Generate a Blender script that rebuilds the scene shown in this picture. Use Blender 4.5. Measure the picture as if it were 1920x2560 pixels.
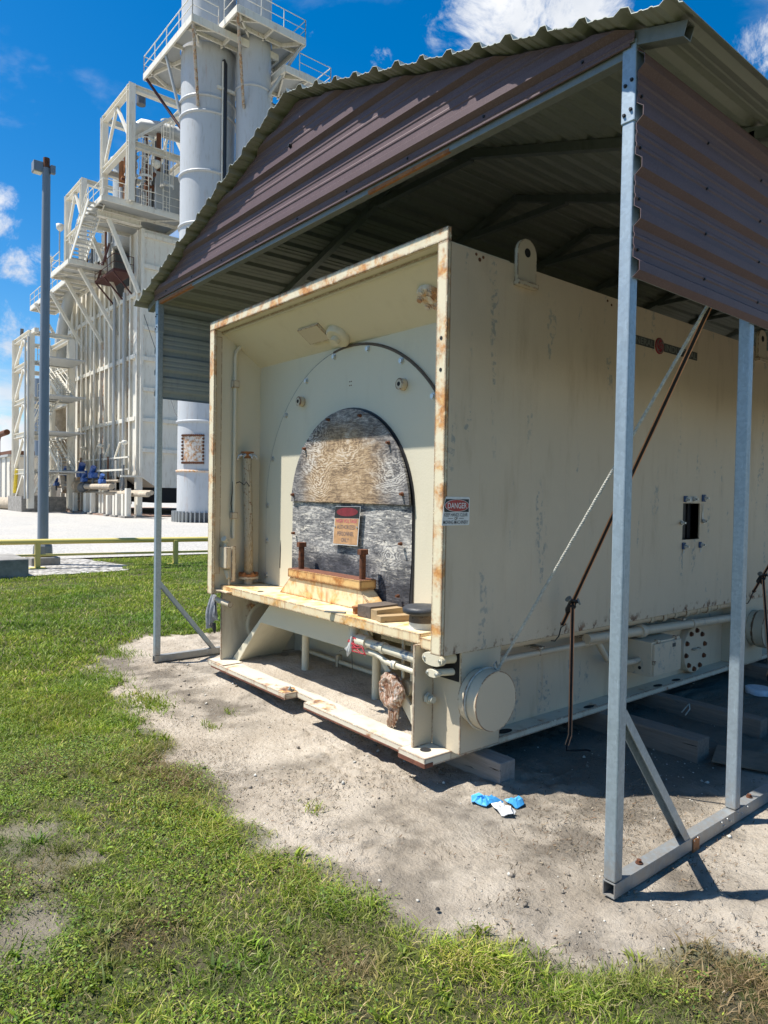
import bpy, math, random
import numpy as np
from mathutils import Vector, Matrix

random.seed(7)
rng = np.random.default_rng(11)
for o in list(bpy.data.objects):
    bpy.data.objects.remove(o)
S = bpy.context.scene
COL = S.collection
PI = math.pi

# ------------------------------------------------------------------ camera
def setup_camera():
    pitch, roll, yaw = 0.0243, 0.0169, 0.8821
    F = Vector((-math.sin(yaw)*math.cos(pitch), math.cos(yaw)*math.cos(pitch), -math.sin(pitch)))
    R = Vector((math.cos(yaw), math.sin(yaw), 0)); U = R.cross(F)
    c, s = math.cos(roll), math.sin(roll)
    R2 = R*c + U*s; U2 = U*c - R*s
    cd = bpy.data.cameras.new('camera'); cam = bpy.data.objects.new('camera', cd); COL.objects.link(cam)
    cd.sensor_fit = 'HORIZONTAL'; cd.sensor_width = 36; cd.lens = 36*1738.9/1920
    cd.clip_start = .05; cd.clip_end = 2000
    m = Matrix.Identity(4)
    for i in range(3):
        m[i][0] = R2[i]; m[i][1] = U2[i]; m[i][2] = -F[i]
    m[2][3] = 1.7
    cam.matrix_world = m
    S.camera = cam
setup_camera()

# ------------------------------------------------------------------ node helper
class G:
    def __init__(self, nt):
        self.nt = nt; self.n = nt.nodes; self.l = nt.links
    def put(self, sock, v):
        if hasattr(v, 'is_linked'):
            self.l.new(v, sock)
        elif v is not None:
            if isinstance(v, (tuple, list)) and sock.type == 'RGBA' and len(v) == 3: v = (*v, 1)
            sock.default_value = v
    def add(self, t, props=None, **ins):
        nd = self.n.new(t)
        for k, v in (props or {}).items(): setattr(nd, k, v)
        for k, v in ins.items(): self.put(nd.inputs[k.replace('_', ' ')], v)
        return nd
    def mix(self, f, a, b, mode='MIX'):
        nd = self.n.new('ShaderNodeMix'); nd.data_type = 'RGBA'; nd.blend_type = mode
        self.put(nd.inputs[0], f); self.put(nd.inputs[6], a); self.put(nd.inputs[7], b)
        return nd.outputs[2]
    def math(self, op, a, b=None, c=None, clamp=False):
        nd = self.n.new('ShaderNodeMath'); nd.operation = op; nd.use_clamp = clamp
        for i, v in enumerate((a, b, c)):
            if v is not None: self.put(nd.inputs[i], v)
        return nd.outputs[0]
    def vmath(self, op, a, b=None):
        nd = self.n.new('ShaderNodeVectorMath'); nd.operation = op
        self.put(nd.inputs[0], a)
        if b is not None: self.put(nd.inputs[1], b)
        return nd.outputs['Value'] if op in ('DOT_PRODUCT', 'LENGTH', 'DISTANCE') else nd.outputs[0]
    def pos(self):
        return self.n.new('ShaderNodeNewGeometry').outputs['Position']
    def scale(self, v, s):
        return self.vmath('MULTIPLY', v, s)
    def noise(self, v, s, d=5, r=.55, dist=0):
        nd = self.add('ShaderNodeTexNoise', Vector=v, Scale=s, Detail=d, Roughness=r, Distortion=dist)
        return nd.outputs[0]
    def step(self, f, a, b):
        nd = self.n.new('ShaderNodeMapRange'); nd.interpolation_type = 'SMOOTHSTEP'
        self.put(nd.inputs[0], f); self.put(nd.inputs[1], a); self.put(nd.inputs[2], b)
        return nd.outputs[0]
    def ramp(self, f, stops):
        nd = self.n.new('ShaderNodeValToRGB'); cr = nd.color_ramp
        while len(cr.elements) < len(stops): cr.elements.new(.5)
        for e, (p, c) in zip(cr.elements, stops): e.position = p; e.color = (*c, 1)
        self.put(nd.inputs[0], f)
        return nd.outputs[0]
    def bump(self, h, dist=.01, strength=.6):
        return self.add('ShaderNodeBump', Height=h, Distance=dist, Strength=strength).outputs[0]

def mat(name):
    m = bpy.data.materials.new(name); m.use_nodes = True
    g = G(m.node_tree); g.n.clear()
    b = g.add('ShaderNodeBsdfPrincipled'); o = g.add('ShaderNodeOutputMaterial')
    g.l.new(b.outputs[0], o.inputs[0])
    return m, g, b

# ------------------------------------------------------------------ light
EL = math.radians(61.5)
SUN = Vector((-.625*math.cos(EL), -.781*math.cos(EL), math.sin(EL)))
def sun_and_sky():
    ld = bpy.data.lights.new('sun', 'SUN'); ld.energy = 4.8; ld.angle = math.radians(.53); ld.color = (1, .955, .88)
    lo = bpy.data.objects.new('sun', ld); COL.objects.link(lo)
    lo.rotation_euler = SUN.to_track_quat('Z', 'Y').to_euler(); lo.location = (0, 0, 20)
    w = bpy.data.worlds.new('World'); S.world = w; w.use_nodes = True
    g = G(w.node_tree); g.n.clear()
    sky = g.add('ShaderNodeTexSky', dict(sky_type='NISHITA', sun_disc=False, sun_elevation=EL,
               sun_rotation=math.atan2(SUN.x, SUN.y), air_density=1.0, dust_density=.35, ozone_density=2.2, altitude=10))
    skyc = g.add('ShaderNodeHueSaturation', Saturation=1.5, Value=1.0, Color=sky.outputs[0]).outputs[0]
    d = g.add('ShaderNodeTexCoord').outputs['Generated']
    sep = g.add('ShaderNodeSeparateXYZ', Vector=d)
    zz = g.math('ADD', g.math('MAXIMUM', sep.outputs[2], 0), .12)
    flat = g.vmath('DIVIDE', d, g.add('ShaderNodeCombineXYZ', X=zz, Y=zz, Z=1.).outputs[0])
    n1 = g.noise(flat, 1.7, 9, .58, .25)
    n2 = g.noise(d, 13.0, 10, .66, .4)
    # cumulus masses standing in these directions (azimuth right of the view axis, elevation, size)
    blobs = None
    for (x, y, z, r, k) in CLOUDS:
        dd = g.vmath('DISTANCE', d, (x, y, z))
        b = g.math('MULTIPLY', g.step(dd, r, r*.15), k)
        blobs = b if blobs is None else g.math('MAXIMUM', blobs, b)
    dens = g.math('ADD', g.math('SUBTRACT', g.math('MULTIPLY', n2, 1.05), .15), blobs)
    cum = g.step(dens, .66, .90)
    low = g.step(sep.outputs[2], .26, .03)
    thin = g.math('MULTIPLY', g.step(g.math('ADD', n1, g.math('MULTIPLY', low, .20)), .53, .82), .8)
    cov = g.math('MAXIMUM', cum, thin, clamp=True)
    shade = g.step(g.noise(d, 7.0, 5, .6), .35, .72)
    cc = g.mix(shade, (5.0, 5.3, 5.8), (7.6, 7.6, 7.6))
    col = g.mix(cov, skyc, cc)
    bg = g.add('ShaderNodeBackground', Color=col, Strength=.088)
    o = g.add('ShaderNodeOutputWorld'); g.l.new(bg.outputs[0], o.inputs[0])
CLOUDS = [(-.922, .170, .347, .062, .42), (-.930, .180, .318, .05, .36), (-.545, .62, .555, .16, .50), (-.49, .67, .55, .13, .46), (-.60, .575, .55, .10, .38),
          (-.533, .65, .535, .07, .28), (-.325, .805, .49, .09, .38), (-.944, .192, .268, .055, .42), (-.934, .216, .285, .045, .34), (-.962, .190, .19, .09, .38), (-.712, .458, .53, .05, .24),
          (-.975, .19, .111, .10, .26), (-.98, .19, .04, .13, .34), (-.66, .53, .528, .04, .22)]
sun_and_sky()
S.render.engine = 'CYCLES'
S.view_settings.view_transform = 'Standard'; S.view_settings.look = 'None'
S.view_settings.gamma = 1; S.view_settings.use_curve_mapping = False
S.view_settings.exposure = .78

# ------------------------------------------------------------------ mesh builder
ORG = {}
class MB:
    def __init__(self): self.v = []; self.f = []; self.m = []; self.s = []
    def poly(self, vs, fs, mi=0, sm=False):
        b = len(self.v); self.v += [tuple(p) for p in vs]
        for f in fs: self.f.append(tuple(i+b for i in f)); self.m.append(mi); self.s.append(sm)
        return self
    def box(self, x0, x1, y0, y1, z0, z1, mi=0):
        v = [(x, y, z) for z in (z0, z1) for y in (y0, y1) for x in (x0, x1)]
        return self.poly(v, [(0, 2, 3, 1), (4, 5, 7, 6), (0, 1, 5, 4), (2, 6, 7, 3), (0, 4, 6, 2), (1, 3, 7, 5)], mi)
    def bar(self, p, q, w, h, up=(0, 0, 1), mi=0):
        p = Vector(p); q = Vector(q); d = (q-p).normalized(); u = Vector(up)
        if abs(d.dot(u)) > .98: u = Vector((0, 1, 0))
        r = d.cross(u).normalized(); u = r.cross(d).normalized()
        v = [e + r*(a*w/2) + u*(b*h/2) for e in (p, q) for a, b in ((-1, -1), (1, -1), (1, 1), (-1, 1))]
        return self.poly(v, [(3, 2, 1, 0), (4, 5, 6, 7), (0, 1, 5, 4), (1, 2, 6, 5), (2, 3, 7, 6), (3, 0, 4, 7)], mi)
    def tube(self, pts, r, n=10, cap=True, mi=0, sm=True):
        pts = [Vector(p) for p in pts]; rs = r if isinstance(r, (list, tuple)) else [r]*len(pts)
        vs = []; prev = None
        for i, p in enumerate(pts):
            a = pts[max(i-1, 0)]; b = pts[min(i+1, len(pts)-1)]; d = (b-a).normalized()
            if prev is None:
                u = Vector((0, 0, 1)) if abs(d.z) < .9 else Vector((1, 0, 0))
                u = (u - d*u.dot(d)).normalized()
            else:
                u = (prev - d*prev.dot(d)).normalized()
            prev = u; w = d.cross(u)
            for k in range(n):
                t = 2*PI*k/n; vs.append(p + u*(math.cos(t)*rs[i]) + w*(math.sin(t)*rs[i]))
        fs = []
        for i in range(len(pts)-1):
            for k in range(n):
                a = i*n+k; b = i*n+(k+1) % n; fs.append((a, b, b+n, a+n))
        self.poly(vs, fs, mi, sm)
        if cap:
            b = len(vs)
            self.poly(vs[:n], [tuple(range(n-1, -1, -1))], mi); self.poly(vs[-n:], [tuple(range(n))], mi)
        return self
    def cyl(self, p, q, r, n=16, r2=None, mi=0, sm=True):
        return self.tube([p, q], [r, r if r2 is None else r2], n, True, mi, sm)
    def prism(self, poly, axis, a, b, mi=0):
        # poly: 2-D outline; axis 'x': (y,z), 'y': (x,z), 'z': (x,y)
        def P(t, c): return (c, t[0], t[1]) if axis == 'x' else ((t[0], c, t[1]) if axis == 'y' else (t[0], t[1], c))
        n = len(poly); v = [P(t, a) for t in poly]+[P(t, b) for t in poly]
        return self.poly(v, [tuple(range(n)), tuple(range(2*n-1, n-1, -1))]+[(i, i+n, (i+1) % n+n, (i+1) % n) for i in range(n)], mi)
    def hexbolt(self, p, d, r, h, mi=0):
        p = Vector(p); d = Vector(d)
        return self.cyl(p, p+d*h*.35, r*1.35, 10, mi=mi).cyl(p+d*h*.3, p+d*h, r, 6, mi=mi, sm=False)
    def mesh(self, name, mats, org=(0, 0, 0)):
        me = bpy.data.meshes.new(name); o = Vector(org)
        me.from_pydata([tuple(Vector(p)-o) for p in self.v], [], self.f)
        me.polygons.foreach_set('material_index', self.m); me.polygons.foreach_set('use_smooth', self.s)
        for m in (mats if isinstance(mats, (list, tuple)) else [mats]): me.materials.append(m)
        # consistent outward normals
        import bmesh
        bm = bmesh.new(); bm.from_mesh(me); bmesh.ops.recalc_face_normals(bm, faces=bm.faces); bm.to_mesh(me); bm.free()
        me.update()
        return me
    def build(self, name, mats, parent=None, bevel=0, label=None):
        org = ORG[parent.name] if parent else (0, 0, 0)
        ob = bpy.data.objects.new(name, self.mesh(name, mats, org)); COL.objects.link(ob)
        if parent: ob.parent = parent
        ORG[ob.name] = org
        if bevel:
            bv = ob.modifiers.new('bevel', 'BEVEL'); bv.width = bevel; bv.segments = 2; bv.limit_method = 'ANGLE'; bv.angle_limit = math.radians(50)
        if label: ob['label'] = label
        return ob
def tag(o, label, cat, group=None, kind=None):
    if label: o['label'] = label
    if cat: o['category'] = cat
    if group: o['group'] = group
    if kind: o['kind'] = kind
    return o
def thing(name, loc, label, cat, group=None):
    o = bpy.data.objects.new(name, None); COL.objects.link(o); o.location = loc; ORG[o.name] = tuple(loc); o.empty_display_size = .1
    return tag(o, label, cat, group)
def struct(o): o['kind'] = 'structure'; return o
def inst(me, name, parent, loc=(0, 0, 0), rot=None):
    o = bpy.data.objects.new(name, me); COL.objects.link(o); o.parent = parent
    o.location = Vector(loc) - Vector(ORG[parent.name]) if parent else loc
    if rot: o.rotation_euler = rot
    ORG[o.name] = ORG[parent.name] if parent else tuple(loc)
    return o

# ------------------------------------------------------------------ numpy noise
def _h(ix, iy, s):
    n = (ix.astype(np.int64)*374761393 + iy.astype(np.int64)*668265263 + s*1442695041) & 0xffffffff
    n = ((n ^ (n >> 13))*1274126177) & 0xffffffff
    return ((n ^ (n >> 16)) & 0xffff)/65535.
def vnoise(x, y, s=0):
    ix = np.floor(x); iy = np.floor(y); fx = x-ix; fy = y-iy
    fx = fx*fx*(3-2*fx); fy = fy*fy*(3-2*fy)
    a = _h(ix, iy, s); b = _h(ix+1, iy, s); c = _h(ix, iy+1, s); d = _h(ix+1, iy+1, s)
    return (a*(1-fx)+b*fx)*(1-fy)+(c*(1-fx)+d*fx)*fy
def fbm(x, y, s=0, o=4):
    t = 0; a = .5; 
    for i in range(o): t = t + a*vnoise(x*2**i, y*2**i, s+i*7); a *= .5
    return t/(1-.5**o)
GRASS_EDGE = [(-7.9, 3.86), (-8.0, 3.48), (-8.1, 3.04), (-7.9, 2.65), (-7.7, 2.38), (-6.95, 2.02), (-6.3, 2.0), (-5.51, 1.8), (-5.07, 1.86), (-4.64, 1.80), (-4.1, 1.68), (-3.71, 1.68), (-3.4, 1.66), (-3.13, 1.6), (-2.84, 1.56), (-2.78, 1.7), (-2.61, 1.73), (-2.46, 1.67), (-2.3, 1.72), (-1.8, 1.89), (-1.67, 1.95), (-1.55, 2.02), (-1.44, 2.05), (-1.36, 2.08), (-1.31, 2.18), (-1.22, 2.32), (-1.16, 2.48), (-1.12, 2.6), (-0.9, 2.7), (-.3, 2.9), (3.5, 4.4), (4.0, 14), (60, 60), (60, -60), (-40, -60), (-40, 14), (-9.5, 14), (-8.2, 9), (-7.9, 5)]
def edge_dist(x, y, poly):
    """signed distance, positive inside"""
    x = np.asarray(x, float); y = np.asarray(y, float)
    d = np.full(x.shape, 1e9); ins = np.zeros(x.shape, bool); n = len(poly)
    for i in range(n):
        x0, y0 = poly[i]; x1, y1 = poly[(i+1) % n]
        ex, ey = x1-x0, y1-y0; t = np.clip(((x-x0)*ex+(y-y0)*ey)/(ex*ex+ey*ey), 0, 1)
        d = np.minimum(d, np.hypot(x-x0-t*ex, y-y0-t*ey))
        c = ((y0 > y) != (y1 > y)) & (x < ex*(y-y0)/(ey+1e-12)+x0)
        ins ^= c
    return np.where(ins, d, -d)
BARE = [(-3.78, .84, .11), (-3.03, .72, .13), (-2.86, .60, .11), (-3.34, .97, .05)]
def grass_amount(x, y):
    d = edge_dist(x, y, GRASS_EDGE) + (fbm(x*4, y*4, 3)-.5)*.34
    g = np.clip((d+.15)/.18, 0, 1)
    for bx, by, br in BARE:
        r = np.hypot(x-bx, y-by) + (fbm(x*7, y*7, 5)-.5)*.25
        g = g*np.clip((r-br*.6)/(br*1.1), .3, 1)
    near = np.clip((-2.0-x)/1.2, 0, 1)*np.clip((1.3-y)/.5, 0, 1)*np.clip((x+5.2)/1.2, 0, 1)
    g = g*(1-near*.6*np.clip((fbm(x*5.1, y*5.1, 9)-.48)*6, 0, 1))
    return g
def height(x, y):
    x = np.asarray(x, float); y = np.asarray(y, float)
    nearw = np.clip((30-np.hypot(x, y))/10, 0, 1)
    h = ((fbm(x*.9, y*.9, 21, 3)-.5)*.055 + (fbm(x*2.6, y*3.4, 23, 2)-.5)*.035)*nearw
    h = h + .085*np.exp(-(((x+5.6)/.9)**2+((y-3.4)/.75)**2))
    h = h - .012
    rail = np.minimum(np.abs(x+1.63), np.abs(x+6.76)); k = np.clip(rail/.5, 0, 1); k = k*k*(3-2*k)
    k = np.where((y > 2.3), k, 1)
    h = h*(.1+.9*k) - .012*(1-k)
    h = h + .05*np.exp(-(((x+.75)/.4)**2))*np.clip((y-2.6)/.6, 0, 1)
    d = edge_dist(x, y, GRASS_EDGE)
    sand = np.clip(-d/.2+.3, 0, 1)
    rough = np.clip((fbm(x*1.5, y*1.5, 31, 3)-.40)*5, .18, 1.15)
    fine = (np.abs(fbm(x*9, y*9, 41, 3)-.5)*2)*.03 + (fbm(x*21, y*21, 51, 2)-.5)*.024 + (fbm(x*40, y*40, 57, 1)-.5)*.012
    h = h + fine*rough*np.where(np.hypot(x, y) < 12, 1, 0)*(.45+.55*sand)*(.35+.65*k)
    return h

# ------------------------------------------------------------------ materials
def paint(name, base, rust=.5, edge=0., streak=0., peel=0., dirt=.25, rough=.5, stain=0., stain_col=(.62, .27, .05), rs=1., edge_r=.016, buckle=0):
    m, g, b = mat(name); P = g.pos()
    col = g.mix(g.math('MULTIPLY', g.noise(P, 1.3, 6, .6), .5), base, tuple(c*.86 for c in base))
    col = g.mix(g.math('MULTIPLY', g.step(g.noise(g.scale(P, (3, 3, .6)), 2.2, 6, .65), .5, .8), dirt), col, tuple(c*f for c, f in zip(base, (.62, .56, .48))))
    hgt = g.noise(P, 60, 3, .6)
    if stain:
        s = g.step(g.noise(P, 5.5, 9, .68, .3), .62-.17*stain, .74-.12*stain)
        sc_ = g.ramp(g.noise(P, 17, 7, .68), [(.32, tuple(c*.35 for c in stain_col)), (.48, stain_col), (.62, (.70, .42, .15)), (.75, tuple(base))])
        col = g.mix(g.math('MULTIPLY', s, .92), col, sc_)
    if peel:
        p1 = g.step(g.noise(g.scale(P, (5, 5, .9)), 1.5, 3, .5), .62-.1*peel, .70-.1*peel)
        p2 = g.step(g.noise(P, 26, 6, .68), .50, .58)
        pm = g.math('MULTIPLY', p1, p2)
        col = g.mix(g.math('MULTIPLY', pm, .9), col, (.25, .265, .25))
        hgt = g.math('SUBTRACT', hgt, g.math('MULTIPLY', pm, .8))
    spots = g.step(g.noise(P, 14*rs, 7, .7), .80-.10*rust, .84-.10*rust)
    fine = g.step(g.noise(P, 48*rs, 5, .7), .79-.08*rust, .82-.08*rust)
    rm = g.math('MAXIMUM', g.math('MULTIPLY', spots, min(1, rust*1.4)), g.math('MULTIPLY', fine, min(1, rust)))
    if buckle:
        zb_ = g.add('ShaderNodeSeparateXYZ', Vector=P).outputs[2]
        foot = g.math('MULTIPLY', g.math('MULTIPLY', g.step(zb_, .87, .79), g.step(zb_, .770, .781)), g.step(g.noise(g.scale(P, (1, 1, .8)), 13, 8, .72), .52, .60))
        rm = g.math('MAXIMUM', rm, foot)
    if streak:
        ks = 1. if rs >= 1 else .22
        st = g.step(g.noise(g.scale(P, (16*ks, 16*ks, .7*ks)), 1.4, 6, .66), .60-.08*streak, .76-.08*streak)
        nz = g.add('ShaderNodeSeparateXYZ', Vector=g.n.new('ShaderNodeNewGeometry').outputs['Normal']).outputs[2]
        upr = g.step(g.math('ABSOLUTE', nz), .6, .3)
        st = g.math('MULTIPLY', g.math('MULTIPLY', st, upr), g.step(g.noise(P, 3, 5, .6), .40, .62))
        col = g.mix(g.math('MULTIPLY', st, min(.9, .6*streak)), col, (.40, .155, .035))
    if edge:
        bv = g.add('ShaderNodeBevel', dict(samples=6), Radius=edge_r)
        gn = g.n.new('ShaderNodeNewGeometry').outputs['Normal']
        dt = g.vmath('DOT_PRODUCT', bv.outputs[0], gn)
        e = g.step(dt, .995, .90)
        en = g.step(g.noise(P, 22, 6, .7), .64-.22*edge, .70-.20*edge)
        em = g.math('MULTIPLY', e, en)
        rm = g.math('MAXIMUM', rm, em)
    rc = g.ramp(g.noise(P, 35, 6, .65), [(.3, (.045, .016, .009)), (.5, (.13, .045, .018)), (.7, (.30, .11, .03))])
    col = g.mix(rm, col, rc)
    g.put(b.inputs['Base Color'], col)
    g.put(b.inputs['Roughness'], g.math('ADD', rough, g.math('MULTIPLY', rm, .35)))
    hgt = g.math('SUBTRACT', hgt, g.math('MULTIPLY', rm, .9))
    nrm = g.bump(hgt, .0025, .5)
    if buckle:
        col = g.mix(g.math('MULTIPLY', g.step(g.noise(P, .8, 7, .62), .42, .68), .35), col, tuple(min(1, c*1.22) for c in base)); g.put(b.inputs['Base Color'], col)
        bn = g.add('ShaderNodeBump', Height=g.noise(g.scale(P, (1, 1, .6)), 1.6, 2, .4), Distance=buckle, Strength=.5, Normal=nrm); nrm = bn.outputs[0]
    g.put(b.inputs['Normal'], nrm)
    return m
def rusty(name, a=(.05, .02, .012), c=(.22, .075, .025), rough=.85):
    m, g, b = mat(name); P = g.pos()
    g.put(b.inputs['Base Color'], g.ramp(g.noise(P, 22, 8, .68), [(.3, a), (.55, tuple((x+y)/2 for x, y in zip(a, c))), (.75, c)]))
    b.inputs['Roughness'].default_value = rough
    g.put(b.inputs['Normal'], g.bump(g.noise(P, 90, 5, .7), .002, .8))
    return m
def metal(name, base, metallic=.7, rough=.42, spangle=True, var=.25, mud=False):
    m, g, b = mat(name); P = g.pos()
    v = g.add('ShaderNodeTexVoronoi', dict(feature='F1'), Vector=P, Scale=70).outputs['Color'] if spangle else g.noise(P, 12)
    bw = g.add('ShaderNodeSeparateColor', Color=v).outputs[0] if spangle else v
    c = g.mix(g.math('MULTIPLY', bw, var), base, tuple(min(1, x*1.35) for x in base))
    c = g.mix(g.math('MULTIPLY', g.step(g.noise(g.scale(P, (9, 9, 1.2)), 2, 6, .6), .52, .75), .4), c, tuple(x*.6 for x in base))
    c = g.mix(g.math('MULTIPLY', g.step(g.noise(P, 16, 8, .7), .66, .78), .5), c, tuple(min(1, x*1.7) for x in base))
    if mud:
        zz = g.add('ShaderNodeSeparateXYZ', Vector=P).outputs[2]
        mm = g.step(g.math('ADD', zz, g.math('MULTIPLY', g.noise(P, 30, 6, .7), -.5)), .0, -.28)
        c = g.mix(g.math('MULTIPLY', mm, .7), c, (.34, .29, .23))
        c = g.mix(g.math('MULTIPLY', g.step(g.noise(g.scale(P, (30, 30, 3)), 3, 5, .7), .62, .68), .5), c, tuple(min(1, x*1.8) for x in base))
    g.put(b.inputs['Base Color'], c); b.inputs['Metallic'].default_value = metallic
    g.put(b.inputs['Roughness'], g.math('ADD', rough, g.math('MULTIPLY', g.noise(P, 7), .2)))
    g.put(b.inputs['Normal'], g.bump(g.noise(P, 120, 3), .001, .3))
    return m
def plain(name, base, rough=.6, metallic=0, var=.25, scale=9, bump=.002):
    m, g, b = mat(name); P = g.pos()
    n = g.noise(P, scale, 7, .65)
    g.put(b.inputs['Base Color'], g.mix(g.step(n, .3, .7), tuple(c*(1-var) for c in base), tuple(min(1, c*(1+var*.5)) for c in base)))
    b.inputs['Roughness'].default_value = rough; b.inputs['Metallic'].default_value = metallic
    if bump: g.put(b.inputs['Normal'], g.bump(g.noise(P, scale*6, 4, .6), bump, .5))
    return m
CREAM = (.63, .58, .445)
M = {}
M['cream'] = paint('cream paint', CREAM, rust=.25, dirt=.22)
M['cream_shaded'] = paint('shade darkened cream paint of the housing side', (.585, .48, .345), rust=.34, peel=.26, dirt=.55, streak=.3, buckle=.05)  # front cream darkened and browned, putting the side's shade into its base colour
M['cream_edge'] = paint('chipped cream paint', (.55, .475, .35), rust=.6, edge=1.0, dirt=.35, streak=.25)
M['frame'] = paint('rust stained cream paint', (.76, .67, .47), rust=.9, edge=1.25, stain=.95, dirt=.25, streak=.4, stain_col=(.56, .22, .04), edge_r=.026)
M['shelf'] = paint('orange stained cream paint', (.76, .64, .41), rust=.8, edge=1.2, stain=.95, streak=1.2, stain_col=(.66, .33, .08), edge_r=.028)
M['slab'] = paint('rust run slab paint', (.72, .47, .19), rust=1.0, edge=1.5, stain=1.15, streak=1.4, stain_col=(.42, .14, .025), edge_r=.035)
M['skid'] = paint('worn cream skid paint', (.64, .585, .46), rust=.72, edge=1.25, stain=.3, dirt=.8, stain_col=(.3, .11, .05), edge_r=.022)
M['plate_rust'] = paint('half rusted plate paint', (.64, .585, .46), rust=1.3, stain=1.25, stain_col=(.17, .062, .035), rs=1.2)
M['rust'] = rusty('dark rust')
M['rust_slab'] = rusty('red brown rust', (.09, .03, .018), (.22, .085, .045))
M['rust_light'] = rusty('orange rust', (.22, .08, .03), (.45, .20, .07))
M['galv'] = metal('galvanized tube', (.30, .36, .405), .55, .42, True, .55, True)
M['galv_dull'] = metal('dull galvanized tube', (.20, .215, .21), .5, .5, True, .3)
M['zinc'] = metal('zinc screw', (.55, .56, .55), .9, .35, False)
M['lining'] = metal('bare sheet steel', (.32, .36, .37), .3, .5, False, .15)
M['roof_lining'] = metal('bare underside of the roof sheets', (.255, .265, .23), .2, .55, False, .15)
M['roof'] = metal('galvalume roof sheet', (.44, .46, .41), .30, .5, False, .2)
M['dark_metal'] = plain('dark steel', (.03, .03, .032), .5, .4)
M['black'] = plain('black plastic', (.02, .02, .022), .45)
def brown_sheet():
    m, g, b = mat('chalked brown sheet paint'); P = g.pos()
    n = g.noise(g.scale(P, (1, 1, 2)), 3, 6, .6)
    c = g.mix(n, (.096, .058, .060), (.148, .098, .101))
    c = g.mix(g.math('MULTIPLY', g.step(g.noise(P, 130, 2, .7), .45, .75), .35), c, (.225, .168, .17))
    c = g.mix(g.math('MULTIPLY', g.step(g.noise(g.scale(P, (14, 14, .8)), 1.2, 5, .6), .55, .8), .3), c, (.06, .042, .046))
    g.put(b.inputs['Base Color'], c); b.inputs['Roughness'].default_value = .58; b.inputs['Specular IOR Level'].default_value = .3
    return m
M['brown'] = brown_sheet()

def plywood(name, lower):
    m, g, b = mat(name); P = g.pos()
    q = g.scale(P, (1., 1., 4.2))
    knots = None
    off = P
    for (kx, kz, r) in (((-4.87, 2.17, .30), (-4.76, 1.93, .34), (-3.83, 1.86, .32), (-4.75, 1.74, .22), (-4.35, 2.0, .25)) if not lower else ((-4.0, 1.05, .2), (-3.85, 1.25, .16), (-4.9, .95, .2))):
        v = g.vmath('SUBTRACT', P, (kx, 3.24, kz)); v = g.scale(v, (1, 0, 1.35))
        k = g.step(g.vmath('LENGTH', v), r, 0.)
        knots = k if knots is None else g.math('ADD', knots, k)
    warp = g.noise(g.scale(P, (1.3, 1, 3.)), 3.4, 4, .55)
    s = g.add('ShaderNodeSeparateXYZ', Vector=P)
    ph = g.math('ADD', g.math('MULTIPLY', s.outputs[2], 22 if not lower else 26), g.math('ADD', g.math('MULTIPLY', warp, 6.5), g.math('MULTIPLY', knots, 4.)))
    ph = g.math('ADD', ph, g.math('MULTIPLY', g.noise(g.scale(P, (6, 1, 16)), 3., 5, .65), 2.2))
    band = g.math('ADD', g.math('MULTIPLY', g.math('SINE', g.math('MULTIPLY', ph, 6.5)), .5), .5)
    fib = g.noise(g.scale(P, (4, 1, 70)), 2.4, 7, .72, .4)
    patch = g.noise(g.scale(P, (1.2, 1, 2.2)), 2.3, 5, .6)
    blot = g.noise(g.scale(P, (1.6, 1, 3.4)), 4.2, 6, .65, .5)
    kb = g.math('MULTIPLY', g.math('ADD', .13, g.math('MULTIPLY', knots, .24)), band)
    t = g.math('ADD', kb, g.math('ADD', g.math('MULTIPLY', fib, .72), g.math('MULTIPLY', g.math('SUBTRACT', blot, .5), .75)))
    if not lower:
        warm = g.ramp(t, [(.20, (.085, .06, .045)), (.36, (.26, .175, .10)), (.52, (.46, .325, .19)), (.72, (.64, .54, .42))])
        grey = g.ramp(t, [(.22, (.035, .035, .04)), (.40, (.13, .125, .125)), (.55, (.30, .28, .26)), (.75, (.58, .55, .50))])
        ed = g.vmath('LENGTH', g.scale(g.vmath('SUBTRACT', P, (-4.42, 3.24, 1.78)), (1.15, 0, 1.25)))
        col = g.mix(g.step(g.math('ADD', ed, g.math('MULTIPLY', g.math('ADD', patch, blot), .42)), .78, 1.18), warm, grey)
    else:
        c1 = g.ramp(t, [(.22, (.05, .051, .057)), (.36, (.15, .15, .152)), (.50, (.31, .30, .285)), (.64, (.64, .61, .55))])
        c2 = g.ramp(t, [(.25, (.02, .021, .026)), (.5, (.06, .062, .072)), (.75, (.17, .17, .18))])
        zz = g.math('ADD', s.outputs[2], g.math('MULTIPLY', g.math('SUBTRACT', patch, .5), .5))
        col = g.mix(g.step(zz, 1.10, 1.28), c2, c1)
        flake = g.step(g.noise(g.scale(P, (8, 1, 30)), 1.7, 6, .7), .56, .61)
        col = g.mix(g.math('MULTIPLY', flake, g.step(zz, 1.08, 1.3)), col, (.66, .62, .54))
    g.put(b.inputs['Base Color'], col); b.inputs['Roughness'].default_value = .85
    g.put(b.inputs['Normal'], g.bump(t, .004, .8))
    return m
M['ply_up'] = plywood('weathered tan plywood', False)
M['ply_low'] = plywood('grey peeling plywood', True)
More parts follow.
